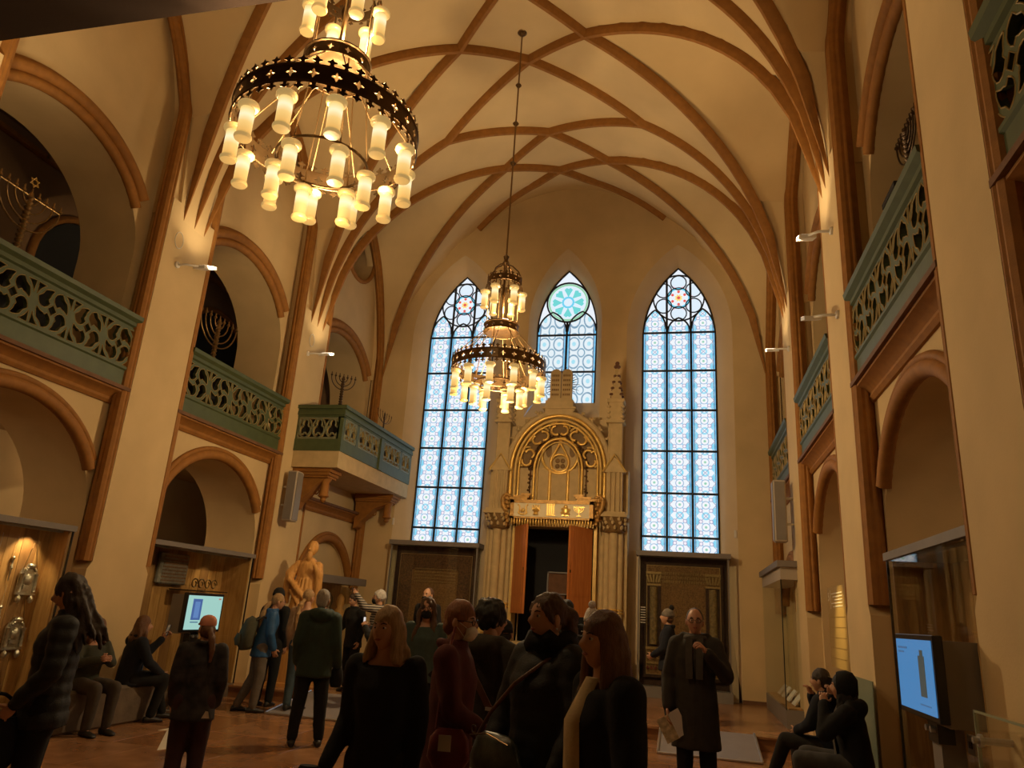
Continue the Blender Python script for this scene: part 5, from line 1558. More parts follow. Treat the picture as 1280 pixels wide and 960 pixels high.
# glass barrier at the lower right, socket
t = thing('glass_barrier', 'clear glass barrier panel with steel clamps at the lower right corner', 'barrier', (1.62, 4.6, 0))
obj('glass_sheet', MB().box(1.60, 1.615, 4.0, 5.06, .1, 1.27), M['glass'], t)
obj('top_edge', MB().box(1.598, 1.617, 4.0, 5.06, 1.262, 1.275), M['edgeglass'], t); obj('side_edge', MB().box(1.598, 1.617, 5.05, 5.062, .1, 1.27), M['edgeglass'], t)
for z in (1.12, .4):
    m = MB(); m.tube([V((1.56, 5.0, z)), V((1.76, 5.0, z))], .02, 8); m.lathe([(.035, -.01), (.035, .01)], 12, (1.60, 5.0, z), axis=V((1, 0, 0))); obj('clamp', m, M['steel'], t)
obj('floor_shoe', MB().box(1.57, 1.65, 4.0, 5.06, 0, .1), M['steel'], t)
m = MB(); m.bbox(1.775, 1.80, 5.66, 5.80, .95, 1.07, .005); m.box(1.77, 1.776, 5.70, 5.76, .99, 1.03, 1)
tag(obj('wall_socket', m, [M['white'], M['plastic']]), 'white wall socket below the right touch screen', 'socket')
# glass back panel behind the seated woman on the right
t = thing('glass_panel_stand', 'small tinted glass panel standing behind the seated woman on the right', 'panel', (1.69, 8.35, 0))
obj('glass_sheet', MB().box(1.685, 1.695, 7.95, 8.75, .05, 1.23), M['edgeglass'], t); obj('foot', MB().box(1.67, 1.71, 7.95, 8.75, 0, .05), M['greymetal'], t)

# loudspeakers
for s, y0, z0, z1, lab in ((-1, 12.42, 2.99, 3.93, 'slim grey loudspeaker on the left pier below the balcony'), (1, 12.36, 3.02, 4.05, 'slim grey loudspeaker on the far right pier')):
    X = XC+s*W
    t = thing('loudspeaker', lab, 'speaker', (X, y0+.2, z0), 0, 'slim column loudspeakers')
    d0 = .10 if s < 0 else .12
    yy = y0+.02 if s < 0 else 13.0
    m = MB(); m.bbox(*sorted((X-s*d0, X-s*(d0+.20))), yy, yy+.24, z0, z1, .015); obj('cabinet', m, M['speaker'], t)
    m = MB(); m.box(*sorted((X-s*(d0+.20), X-s*(d0+.212))), yy+.02, yy+.22, z0+.03, z1-.03); m.box(*sorted((X-s*(d0+.02), X-s*(d0+.18))), yy-.008, yy, z0+.03, z1-.03); obj('grille', m, M['greymetal'], t)
    for z in (z0+.3, z1-.3):
        m = MB(); m.tube([V((X, yy+.1, z)), V((X-s*d0, yy+.1, z))], .02, 6); obj('bracket', m, M['white'], t)

# ramps, floor arrow, bench
def ramp(x0, x1, y0, y1, label):
    t = thing('ramp', label, 'ramp', ((x0+x1)/2, y0, 0), 0, 'access ramps at the step')
    m = MB(); m.add([(x0, y0, .012), (x1, y0, .012), (x1, y1, ZP+.015), (x0, y1, ZP+.015), (x0, y0, 0), (x1, y0, 0), (x1, y1, ZP), (x0, y1, ZP)], [(0, 1, 2, 3), (0, 4, 5, 1), (1, 5, 6, 2), (3, 2, 6, 7), (0, 3, 7, 4), (4, 7, 6, 5)]); obj('ramp_plate', m, M['ramp'], t)
    for xx in (x0, x1):
        m = MB(); m.tube([V((xx, y0, .02)), V((xx, y1, ZP+.025))], .018, 6); obj('edge_strip', m, M['steel'], t)
    m = MB(); m.tube([V((x0, y0, .016)), V((x1, y0, .016))], .016, 6); obj('edge_strip', m, M['steel'], t)
M['ramp'] = mat('grey ramp mat', (.26, .24, .25), .5, var=.06, bump=.1, bscale=200)
ramp(-.38, .92, 10.72, 11.90, 'grey ramp with aluminium edges at the step on the right')
ramp(-5.98, -4.72, 10.56, 11.90, 'grey ramp with aluminium edges at the step on the left')
m = MB(); m.prism([(0, 0), (1.25, 0), (1.25, -.10), (1.60, .14), (1.25, .38), (1.25, .28), (.22, .28)], lambda u, v, d: (-5.51-.54*u+.84*v, 7.6+.84*u+.54*v, d), .0, .004)
M['arrow'] = mat('white floor sticker', (.75, .70, .58), .4)
tag(obj('floor_arrow', m, M['arrow']), 'white arrow sticker on the floor beside the girl in a pink cap', 'floor sticker')
m = MB()
for k in range(2):
    pass
m.bbox(-7.32, -6.85, 7.5, 9.35, 0, .46, .03)
tag(obj('stone_bench', m, M['stone']), 'rough grey stone bench against the near left pier', 'bench')
m = MB(); m.bbox(1.20, 1.66, 7.0, 9.5, 0, .45, .03)
tag(obj('stone_bench', m, M['stone']), 'low stone bench under the seated people on the right', 'bench')
# ================================================================== STATUE
DEFER = []
def remesh_obj(name, mb, mats, parent, voxel=.014, smooth=3, amp=0., freq=8., quilt=0., extra=None):
    """continuous surface grown from overlapping volumes"""
    o = obj(name, mb, mats, parent, local=True)
    r = o.modifiers.new('remesh', 'REMESH'); r.mode = 'VOXEL'; r.voxel_size = voxel
    if smooth:
        sm = o.modifiers.new('smooth', 'SMOOTH'); sm.factor = .5; sm.iterations = smooth
    DEFER.append((o, amp, freq, quilt, extra))
    return o
def finish_deferred():
    dg = bpy.context.evaluated_depsgraph_get(); dg.update()
    done = []
    for o, amp, freq, quilt, extra in DEFER:
        done.append((o, bpy.data.meshes.new_from_object(o.evaluated_get(dg)), amp, freq, quilt, extra))
    for o, me, amp, freq, quilt, extra in done:
        mats = list(o.data.materials)
        vs = [v.co.copy() for v in me.vertices]; ns = [v.normal.copy() for v in me.vertices]
        fs = [tuple(p.vertices) for p in me.polygons]
        if amp or quilt:
            sd = V((hash(o.name) % 97, 0, 0))
            for i, p in enumerate(vs):
                k = 0.
                if amp: k += amp*(mnoise.noise(V((p.x*freq, p.y*freq, p.z*freq*.55))+sd) + .5*mnoise.noise(V((p.x*freq*2.3, p.y*freq*2.3, p.z*freq*1.2))+sd))
                if quilt: k += quilt*(abs(sin(p.z*pi/.085))-.5)
                vs[i] = p + ns[i]*k
        mi = [0]*len(fs)
        if extra:
            o_ = len(vs)
            vs += [V(p) for p in extra.v]; fs += [tuple(i+o_ for i in f) for f in extra.f]; mi += extra.m
        nm = o.data.name; old = o.data
        new = bpy.data.meshes.new(nm); new.from_pydata(vs, [], fs)
        for m in mats: new.materials.append(m)
        new.polygons.foreach_set('material_index', mi)
        new.polygons.foreach_set('use_smooth', [True]*len(fs)); new.update()
        o.modifiers.clear(); o.data = new
        bpy.data.meshes.remove(old); bpy.data.meshes.remove(me)

def limb(mb, pts, rs, n=12, mi=0):
    """tapered chain with ball joints"""
    P = [V(p) for p in pts]
    for (a, ra), (b, rb) in zip(zip(P[:-1], rs[:-1]), zip(P[1:], rs[1:])):
        d = b-a
        if d.length < 1e-5: continue
        k = 5
        mb.tube([a+d*i/k for i in range(k+1)], [ra+(rb-ra)*i/k for i in range(k+1)], n, mi=mi)
    for p, r in zip(P, rs): mb.ball(p, r, n, 8, mi)
def oval_chain(mb, items, right, n=20):
    """stack of ovals: (centre, half width, half depth); ring planes follow the spine"""
    rings = []; C_ = [V(c) for c, a, b in items]
    for i, (c, a, b) in enumerate(items):
        t = (C_[min(i+1, len(C_)-1)]-C_[max(i-1, 0)]).normalized()
        f = t.cross(right) if True else None
        f.normalize(); r = f.cross(t).normalized()
        if right.dot(r) < 0: r = -r
        rings.append([V(c) + r*(a*cos(2*pi*j/n)) + f*(b*sin(2*pi*j/n)) for j in range(n)])
    mb.loft(rings)

# carved statue beside the far left pier
st = thing('statue', 'carved golden wood statue of a robed figure near the left balcony', 'statue', (-6.72, 12.55, ZP))
m = MB(); m.box(-.36, .36, -.34, .34, 0, .06); m.box(-.30, .30, -.28, .28, .06, .66); m.box(-.34, .34, -.32, .32, .66, .74); obj('pedestal', m, M['carved'], st, local=True)
m = MB()
oval_chain(m, [((0, 0, .72), .27, .24), ((.02, 0, .95), .25, .21), ((.04, 0, 1.3), .22, .18), ((.05, 0, 1.6), .20, .16), ((.05, 0, 1.85), .20, .14), ((.05, 0, 2.05), .21, .12), ((.06, 0, 2.17), .08, .08)], V((1, 0, 0)))
m.ball((.08, -.02, 2.33), (.082, .10, .125), 14, 10); m.ball((.075, .03, 2.36), (.10, .10, .12), 14, 10); m.ball((.08, -.09, 2.19), (.055, .05, .09), 10, 8)
m.ball((.08, -.125, 2.32), (.016, .025, .025), 8, 6)
limb(m, [(-.15, 0, 2.04), (-.27, -.03, 1.88), (-.20, -.17, 1.76)], [.085, .10, .05]); limb(m, [(.24, 0, 2.03), (.32, -.08, 1.82), (.27, -.20, 2.02)], [.08, .075, .04])
m.tube([V((-.27, -.03, 1.90)), V((-.30, -.04, 1.6)), V((-.26, -.05, 1.35))], [.10, .08, .03], 8); m.tube([V((.31, -.08, 1.85)), V((.32, -.06, 1.55)), V((.28, -.04, 1.3))], [.085, .07, .03], 8)
for a in range(18):
    t = 2*pi*a/18
    m.tube([V((.02+.275*cos(t), .245*sin(t), .73)), V((.04+.235*cos(t+.10), .195*sin(t+.10), 1.25)), V((.05+.185*cos(t+.2), .145*sin(t+.2), 1.80))], [.040, .034, .022], 6)
m.tube([V((-.24, -.1, 1.80)), V((-.05, -.19, 1.62)), V((.18, -.17, 1.42)), V((.27, -.05, 1.15))], [.05, .05, .045, .03], 8)
m.tube([V((-.20, -.12, 1.60)), V((.0, -.19, 1.40)), V((.2, -.14, 1.15))], [.03, .035, .02], 8)
remesh_obj('figure', m, M['carved'], st, voxel=.014, smooth=1, amp=.010, freq=11)
l = bpy.data.lights.new('statue_spot', 'SPOT'); l.energy = 50; l.color = (1, .62, .25); l.spot_size = radians(48); l.spot_blend = .6; l.shadow_soft_size = .05
o = bpy.data.objects.new('statue_spot', l); COL.objects.link(o); o.location = (-5.2, 10.4, 4.0); o.rotation_euler = (V((-5.2, 10.4, 4.0))-V((-6.72, 12.5, 1.7))).to_track_quat('Z', 'Y').to_euler()

# ================================================================== PEOPLE
M['skin'] = mat('skin', (.50, .27, .165), .5, var=.06, vscale=12)
M['skin2'] = mat('ruddy skin', (.46, .23, .14), .5, var=.06, vscale=12)
M['lips'] = mat('lips', (.32, .10, .075), .45)
M['eyewhite'] = mat('eye white', (.55, .52, .48), .3)
M['pupil'] = mat('dark iris', (.02, .013, .01), .2)
def cloth(nm, c, r=.85, v=.15): 
    k = 'c_'+nm
    if k not in M: M[k] = mat(nm, c, r, var=v, vscale=14, bump=.15, bscale=120)
    return M[k]
BLK = cloth('black cloth', (.006, .006, .0065), .95); NAVY = cloth('navy cloth', (.008, .010, .018), .95); CHAR = cloth('charcoal cloth', (.016, .014, .012), .95)
PUFF = cloth('black padded nylon', (.0065, .007, .0085), .7); SHOE = cloth('black leather', (.014, .012, .010), .5)
HAIRS = {k: mat(k+' hair', c, .55, var=.3, vscale=30, bump=.4, bscale=90, stretch=(4, 4, .5)) for k, c in dict(darkbrown=(.030, .016, .009), brown=(.085, .040, .018), chestnut=(.13, .055, .022), blond=(.36, .22, .09), grey=(.26, .23, .20), white=(.55, .53, .50), black=(.008, .007, .006), red=(.22, .075, .022)).items()}

def head_mesh(mb, Q, c, s):
    """sculpted head, faces local +Y; Q rotates, c centre, s scale"""
    n, k = 30, 24
    def shape(d):
        x, y, z = d
        X, Y, Z = .0745*x, .094*y, .118*z
        if z < 0: X *= 1-.30*(-z)**1.4; Y = Y*(1-.10*(-z)) + (.012*(-z) if y > 0 else .02*(-z))
        if y < 0: Y *= 1.04
        fr = max(0., y)
        g = lambda cx, cz, sx, sz: math.exp(-((x-cx)/sx)**2-((z-cz)/sz)**2)*fr
        Y += .024*g(0, -.16, .13, .17) + .012*g(0, .0, .10, .16) - .010*(g(.40, .07, .20, .13)+g(-.40, .07, .20, .13)) + .005*(g(.36, .27, .25, .08)+g(-.36, .27, .25, .08))
        Y += .008*g(0, -.48, .26, .09) + .012*g(0, -.82, .30, .16) - .004*g(0, -.62, .3, .05) + .006*(g(.52, -.22, .2, .2)+g(-.52, -.22, .2, .2))
        return V((X, Y, Z))
    rings = []
    for j in range(1, k):
        a = -pi/2+pi*j/k
        rings.append([c + Q @ (shape((cos(a)*sin(2*pi*i/n), cos(a)*cos(2*pi*i/n), sin(a)))*s) for i in range(n)])
    mb.loft(rings)
    tr = lambda p: c + Q @ (V(p)*s)
    for sg in (-1, 1):
        mb.ball(tr((sg*.076, -.008, -.008)), (.012*s, .020*s, .032*s), 8, 6, 0, Q)
        mb.ball(tr((sg*.0295, .0735, .010)), (.0135*s, .011*s, .0085*s), 10, 6, 2, Q); mb.ball(tr((sg*.0295, .0825, .010)), (.006*s, .004*s, .006*s), 8, 6, 3, Q)
        mb.tube([tr((sg*x, y, z)) for x, y, z in ((.014, .090, .030), (.030, .089, .036), (.048, .078, .031))], [.003*s, .004*s, .002*s], 5, mi=3)
    mb.ball(tr((0, .0885, -.054)), (.022*s, .006*s, .007*s), 10, 6, 1, Q)
    return tr

def hand_mesh(mb, w, d, nrm, s, curl=.5, side=1, spread=.12, point=None):
    """palm, four unequal bent fingers and a thumb leaving the side of the palm"""
    d = V(d).normalized(); nrm = V(nrm); nrm = (nrm-d*nrm.dot(d)).normalized(); t = d.cross(nrm).normalized()*side
    w = V(w)
    R3 = Matrix((t, d, nrm)).transposed()
    mb.ball(w+d*.045*s, (.040*s, .054*s, .017*s), 12, 8, 0, R3); limb(mb, [w-d*.03*s, w+d*.02*s], [.026*s, .025*s], 10)
    L_ = (.070, .080, .075, .058); off = (.030, .010, -.011, -.030)
    for i in range(4):
        base = w+d*.085*s+t*off[i]*s
        cu = curl if (point is None or i not in point) else .12
        dirv = (d+t*(off[i]*spread*8)).normalized(); P = [base]; a = 0
        for q, seg in enumerate((.42, .32, .26)):
            a += cu*(.75 if q == 0 else .95)
            v = dirv*cos(a) + nrm*(-1)*(-sin(a))
            P.append(P[-1]+v*L_[i]*seg*s)
        limb(mb, P, [.0092*s, .0088*s, .0082*s, .0068*s], 7)
    b0 = w+d*.022*s+t*.032*s
    limb(mb, [b0, b0+(t*.75+d*.55+nrm*.25).normalized()*.036*s, b0+(t*.75+d*.55+nrm*.25).normalized()*.036*s+(d*.85+t*.25+nrm*.4).normalized()*.030*s], [.013*s, .0105*s, .008*s], 7)

def mkJ(pose):
    J = dict(pel=(0, 0, .96), wai=(0, 0, 1.10), che=(0, .01, 1.30), nek=(0, -.015, 1.475), hed=(0, .02, 1.625),
             hipL=(-.088, 0, .93), kneL=(-.10, .02, .51), ankL=(-.105, -.02, .09), hipR=(.088, 0, .93), kneR=(.10, .02, .51), ankR=(.105, -.02, .09),
             shoL=(-.170, -.015, 1.415), elbL=(-.212, -.035, 1.14), wriL=(-.205, .05, .90), shoR=(.170, -.015, 1.415), elbR=(.212, -.035, 1.14), wriR=(.205, .05, .90))
    J.update(pose or {})
    return {k: V(v) for k, v in J.items()}
def lean(J, ang, side=0., about=None):
    """tilt the upper body forward (ang) / sideways about the pelvis"""
    R = Matrix.Rotation(-ang, 3, 'X') @ Matrix.Rotation(side, 3, 'Y'); o = about or J['pel']
    for k in ('wai', 'che', 'nek', 'hed', 'shoL', 'shoR', 'elbL', 'elbR', 'wriL', 'wriR'): J[k] = o + R @ (J[k]-o)
    return J
SEATED = dict(pel=(0, 0, .55), wai=(0, .01, .69), che=(0, .04, .90), nek=(0, .04, 1.07), hed=(0, .085, 1.215), hipL=(-.09, .03, .54), kneL=(-.13, .45, .54), ankL=(-.13, .42, .09), hipR=(.09, .03, .54), kneR=(.13, .45, .54), ankR=(.13, .42, .09),
              shoL=(-.178, .03, 1.01), elbL=(-.24, .12, .78), wriL=(-.10, .33, .68), shoR=(.178, .03, 1.01), elbR=(.24, .12, .78), wriR=(.10, .33, .68))

def person(label, loc, face, h, pose=None, top=BLK, legs=BLK, shoes=SHOE, hair=('short', 'brown'), coat=.80, bulk=1.0, look=0., nod=0., skin='skin', quilt=0., hood=False, collar=True,
           leanf=0., leans=0., inner=None, hands=(.5, .5), wide=1.0, point=None, open_front=False, sleeves=True, handdir=None, hemflare=.02, cloth_name='jacket', seated=False, opening=None):
    """face: world direction the body faces"""
    s = h/1.75
    J = mkJ(pose)
    if leanf or leans: J = lean(J, leanf, leans)
    J = {k: v*s for k, v in J.items()}
    tw = V((-loc[0], -loc[1])).normalized(); lf = V((tw.y, -tw.x))      # towards the doorway where the viewer stands, and its left
    fd = tw*cos(radians(face)) + lf*sin(radians(face))
    rz = atan2(-fd.x, fd.y)
    t = thing('person', label, 'person', loc, rz)
    right = V((1, 0, 0))
    B = lambda v: v*s
    # --- body
    m = MB()
    shw = (J['shoR']-J['shoL']); rt = shw.normalized()
    oval_chain(m, [(J['pel']-(J['wai']-J['pel']).normalized()*B(.10), B(.12), B(.09)), (J['pel'], B(.155), B(.105)), (J['wai'], B(.13), B(.09)), (J['che'], B(.155), B(.105)), (J['che']+(J['nek']-J['che'])*.6, B(.16), B(.08)), (J['nek'], B(.06), B(.055))], rt)
    limb(m, [J['nek']-(J['nek']-J['che'])*.2, J['nek']+(J['hed']-J['nek'])*.55], [B(.062), B(.055)])
    for S in 'LR':
        limb(m, [J['hip'+S], J['kne'+S], J['ank'+S]], [B(.085), B(.055), B(.038)])
        limb(m, [J['sho'+S], J['elb'+S], J['wri'+S]], [B(.055), B(.040), B(.028)])
        f = V((.0, .14, -.05))*s
        limb(m, [J['ank'+S], J['ank'+S]+V((0, .08, -.06))*s], [B(.032), B(.022)])
    ex = MB()
    Q = Quaternion((0, 0, 1), look).to_matrix() @ Quaternion((1, 0, 0), -nod).to_matrix()
    tr = head_mesh(ex, Q, J['hed'], s)
    for S, sg, cu in (('L', -1, hands[0]), ('R', 1, hands[1])):
        if cu is None: continue
        d = (J['wri'+S]-J['elb'+S]).normalized()
        nr = V((-sg, .25, 0)) if not (handdir and handdir.get(S)) else V(handdir[S])
        if abs(d.dot(nr.normalized())) > .95: nr = V((0, 0, 1))
        hand_mesh(ex, J['wri'+S]+d*B(.01), d, nr, s, cu, sg if nr.dot(V((-sg, .25, 0))) >= 0 else -sg, point=(point if S == 'R' else None))
    remesh_obj('body', m, [M[skin], M['lips'], M['eyewhite'], M['pupil']], t, voxel=.02*s, smooth=2, extra=ex)
    # --- trousers
    m = MB()
    for S in 'LR':
        a = J['ank'+S]; k = J['kne'+S]
        limb(m, [J['hip'+S], k, a+(k-a)*.02], [B(.112*wide), B(.080*wide), B(.062*wide)], 14)
    m.ball((J['hipL']+J['hipR'])/2, (B(.17*wide), B(.125*wide), B(.11)), 16, 10)
    remesh_obj('trousers', m, legs, t, voxel=.018, smooth=3, amp=.007, freq=9)
    # --- shoes
    for S in 'LR':
        a = J['ank'+S]; fw = V((0, 1, 0))
        kd = J['kne'+S]-a; 
        m = MB(); rings = []
        for y, w, z0, z1 in ((-.085, .020, .0, .045), (-.075, .034, .0, .075), (-.03, .040, .0, .085), (.03, .042, .0, .080), (.09, .047, .0, .062), (.14, .046, .0, .048), (.175, .032, .002, .036), (.188, .012, .006, .022)):
            rings.append([a + V((w*cos(q)*s*1.08, y*s, -B(.09) + (z0+(z1-z0)*(.5+.5*sin(q)))*s)) for q in [2*pi*i/12 for i in range(12)]])
        m.loft(rings)
        obj('shoe', m, shoes, t, smooth=60, local=True)
    # --- upper garment
    m = MB(); up = (J['wai']-J['pel']).normalized()
    g = .021*bulk
    its = []
    drop = .93-coat            # how far below the pelvis the hem lies
    if not seated:
        steps = max(2, int(drop/.12)+1)
        for i in range(steps, 0, -1):
            dz = drop*i/steps
            its.append((J['pel']-V((0, 0, 1))*B(dz), B((.170+hemflare*i/steps)+g*.8), B(.125+hemflare*i/steps+g*.8)))
    else: its.append((J['pel']-up*B(.09)+V((0, B(.02), 0)), B(.18+g), B(.15+g)))
    its += [(J['pel'], B(.160+g), B(.118+g)), (J['wai'], B(.142+g*1.1), B(.108+g*1.1)), (J['che'], B(.160+g), B(.118+g)), (J['che']+(J['nek']-J['che'])*.55, B(.165+g*.6), B(.095+g*.7)), (J['che']+(J['nek']-J['che'])*.85, B(.11+g*.4), B(.080+g*.5)), (J['nek']+(J['nek']-J['che'])*.05, B(.070+g*.4), B(.066+g*.4))]
    if not collar: its[-2:] = [(J['che']+(J['nek']-J['che'])*.72, B(.13+g*.4), B(.078+g*.5))]
    oval_chain(m, its, rt)
    for S in 'LR':
        w = J['wri'+S]; e = J['elb'+S]
        limb(m, [J['sho'+S], e, w-(w-e)*.04], [B(.068+g*.6), B(.052+g*.7), B(.040+g*.5)], 14)
    if collar:
        m.tube([J['nek']+V((B(.075)*cos(q), B(.075)*sin(q)-B(.01), B(.02)-B(.03)*sin(q)*0)) for q in [2*pi*i/16 for i in range(16)]], B(.028), 8, loop=True, side=V((0, 0, 1)))
    if hood:
        m.ball(J['nek']+V((0, B(-.10), B(-.02))), (B(.13), B(.07), B(.085)), 12, 8); m.tube([J['nek']+V((B(.11)*cos(q), B(.09)*sin(q)-B(.02), B(.01))) for q in [pi*.9+pi*1.2*i/10 for i in range(11)]], B(.045), 8)
    jk = remesh_obj(cloth_name, m, top, t, voxel=.016, smooth=3, amp=.010, freq=7.5, quilt=quilt)
    # inner shirt visible in the opening at the chest
    if inner is not None:
        m = MB(); n0 = J['nek']; w = opening or (.045, .07)
        z_lo = J['pel'] - V((0, 0, B(.05)))
        pts = []
        rings = []
        for i in range(9):
            q = i/8; p = n0.lerp(J['che'], min(1, q*2)) if q < .5 else J['che'].lerp(z_lo, (q-.5)*2)
            dep_ = B(.072+.4*g+(.052+.6*g)*min(1, q*2)) + .006
            ww = B(w[0]+(w[1]-w[0])*q)
            fwd = V((0, 1, 0))
            rings.append([p+fwd*(dep_-.02)+rt*(-ww), p+fwd*dep_+rt*(-ww*.7), p+fwd*(dep_+.008)+rt*0, p+fwd*dep_+rt*(ww*.7), p+fwd*(dep_-.02)+rt*ww])
        m.loft(rings); obj('shirt', m, inner, t, smooth=60, local=True)
    # --- hair and hats
    style, hc = hair; hm = HAIRS[hc]
    T = lambda *p: J['hed'] + Q @ (V(p)*s)
    def hairobj(mm, amp=.006, freq=28, vox=.011): return remesh_obj('hair', mm, hm, t, voxel=vox, smooth=1, amp=amp, freq=freq)
    m = MB()
    cap = lambda k=1.: m.ball(T(0, -.013, .031), (B(.0845*k), B(.1005*k), B(.108*k)), 18, 12, 0, Q)
    if style in ('short', 'crop'):
        cap(.98 if style == 'crop' else 1.0); m.ball(T(0, -.055, -.03), (B(.070), B(.055), B(.07)), 12, 8, 0, Q); hairobj(m)
    elif style == 'receding':
        m.ball(T(0, -.032, .026), (B(.084), B(.090), B(.104)), 16, 10, 0, Q); hairobj(m, .004)
    elif style == 'afro':
        m.ball(T(0, -.02, .045), (B(.112), B(.118), B(.118)), 18, 12, 0, Q); hairobj(m, .018, 26)
    elif style == 'fluffy':
        m.ball(T(0, -.022, .038), (B(.098), B(.108), B(.112)), 18, 12, 0, Q); hairobj(m, .014, 24)
    elif style in ('bob', 'long', 'verylong', 'wavy'):
        cap(1.02); Ln = dict(bob=.16, long=.27, verylong=.40, wavy=.34)[style]
        wv = .018 if style in ('wavy',) else .006
        fl = dict(bob=.125, long=.135, verylong=.15, wavy=.155)[style]
        for k in range(13):
            q = -2.15+4.3*k/12
            dx, dy = sin(q), -cos(q)
            jt = .012*sin(k*2.7)
            L2 = Ln*(1+.10*sin(k*1.9))
            pts = [T(.070*dx, -.022+.072*dy, .035), T(.086*dx, -.022+.086*dy, -.045), T((.094+jt)*dx, -.026+(.098+jt)*dy, -.045-L2*.4), T((fl*.82+jt)*dx, -.03+(fl*.95+jt)*dy, -.045-L2*.75), T((fl+jt)*dx, -.03+(fl*1.02+jt)*dy, -.045-L2)]
            m.tube(pts, [B(.024), B(.025), B(.026), B(.024), B(.008)], 8)
        hairobj(m, wv, 22 if style != 'wavy' else 17)
    elif style in ('ponytail', 'lowtail'):
        cap(.99); m.ball(T(0, -.10, -.01 if style == 'ponytail' else -.05), B(.032), 10, 8)
        z0 = -.01 if style == 'ponytail' else -.05
        m.tube([T(0, -.11, z0), T(0, -.165, z0-.07), T(.01, -.195, z0-.20), T(0, -.20, z0-.34), T(-.01, -.19, z0-.44)], [B(.028), B(.045), B(.048), B(.038), B(.012)], 10); hairobj(m)
    elif style == 'curlytail':
        cap(.98); m.ball(T(0, -.13, .01), (B(.062), B(.055), B(.062)), 12, 8, 0, Q); m.ball(T(.0, -.145, -.07), (B(.05), B(.045), B(.06)), 12, 8, 0, Q)
        for sg in (-1, 1): m.tube([T(sg*.06, .055, .085), T(sg*.082, .045, .03), T(sg*.085, .02, -.03)], [B(.014), B(.013), B(.008)], 7)
        hairobj(m, .010, 34)
    elif style == 'cap':
        m.ball(T(0, -.035, -.01), (B(.078), B(.080), B(.095)), 14, 10, 0, Q); m.ball(T(0, -.11, .0), B(.03), 8, 6); m.tube([T(0, -.11, 0), T(.02, -.16, -.08), T(.03, -.19, -.20), T(.03, -.19, -.32)], [B(.025), B(.035), B(.032), B(.012)], 10); hairobj(m)
    elif style == 'hat': m.ball(T(0, -.035, -.02), (B(.076), B(.075), B(.075)), 14, 10, 0, Q); hairobj(m)
    return t, J, Q, T, s

def hat_beanie(P, mt, pom=None, tall=1.0, amp=.004):
    t, J, Q, T, s = P
    m = MB(); rings = []
    for z, r in ((.015, .092), (.02, .100), (.06, .100), (.065, .094), (.10, .086), (.135*tall, .060), (.15*tall, .03)):
        rings.append([T(r*.92*cos(q), -.012+r*1.1*sin(q), z+.02*sin(q)*0) for q in [2*pi*i/20 for i in range(20)]])
    m.loft(rings); o = obj('knit_hat', m, mt, t, smooth=60, local=True)
    if pom:
        m = MB(); m.ball(T(0, -.05, .175*tall), .045*s, 10, 8); obj('pompom', m, pom, o, smooth=80, local=True)
def glasses(P, mt=None):
    t, J, Q, T, s = P; mt = mt or M['plastic']; m = MB()
    for sg in (-1, 1):
        m.tube([T(sg*.032+.024*cos(q), .098+.004*cos(q)*0, .008+.018*sin(q)) for q in [2*pi*i/14 for i in range(14)]], .0028*s, 5, loop=True, side=Q @ V((0, 1, 0)))
        m.tube([T(sg*.056, .096, .012), T(sg*.078, .05, .012), T(sg*.082, -.02, .006)], .0025*s, 5)
    m.tube([T(-.009, .100, .012), T(.009, .100, .012)], .0025*s, 5)
    obj('glasses', m, mt, t, smooth=60, local=True)
def face_mask(P, mt):
    t, J, Q, T, s = P; m = MB(); rings = []
    for z, w, y in ((-.015, .035, .108), (-.035, .055, .118), (-.06, .060, .120), (-.085, .052, .108), (-.105, .03, .090)):
        rings.append([T(w*cos(q), y-.045+.045*sin(q), z) for q in [pi*i/10 for i in range(11)]] + [T(w*.9*cos(q), y-.055+.045*sin(q), z) for q in [pi-pi*i/10 for i in range(11)]])
    m.loft(rings)
    for sg in (-1, 1): m.tube([T(sg*.055, .07, -.03), T(sg*.078, .02, 0)], .002*s, 4); m.tube([T(sg*.05, .06, -.085), T(sg*.078, .01, -.03)], .002*s, 4)
    obj('face_mask', m, mt, t, smooth=60, local=True)
def worldpt(P, p):
    t = P[0]
    return V(t.location) + Matrix.Rotation(t.rotation_euler.z, 3, 'Z') @ V(p)

JACK = dict(BLK=BLK)
# -- far left foreground: long-haired woman in a padded jacket, bag on her arm
a = person('woman with long dark hair in a black padded jacket at the left edge', (-4.11, 4.42, 0), 95, 1.70, top=PUFF, legs=BLK, hair=('wavy', 'darkbrown'), coat=.74, bulk=1.3, quilt=.008, look=.10, nod=.30,
           pose=dict(elbL=(-.24, -.02, 1.14), wriL=(-.21, .14, .92), elbR=(.24, -.06, 1.14), wriR=(.20, .06, .90)), leanf=-.04)
p0 = worldpt(a, (-.16, .24, .72)); m = MB()
oval_chain(m, [((0, 0, -.22), .13, .05), ((0, 0, -.15), .18, .085), ((0, 0, 0), .18, .09), ((0, 0, .10), .15, .06)], V((1, 0, 0)))
bagt = thing('handbag', 'dark navy handbag carried by the long-haired woman at the left edge', 'bag', p0, 1.2)
obj('bag_body', m, NAVY, bagt, smooth=60, local=True)
m = MB(); m.tube([V((.12*cos(q), 0, .08+.16*sin(q))) for q in [pi*i/10 for i in range(11)]], .011, 6); obj('handle', m, NAVY, bagt, smooth=60, local=True)
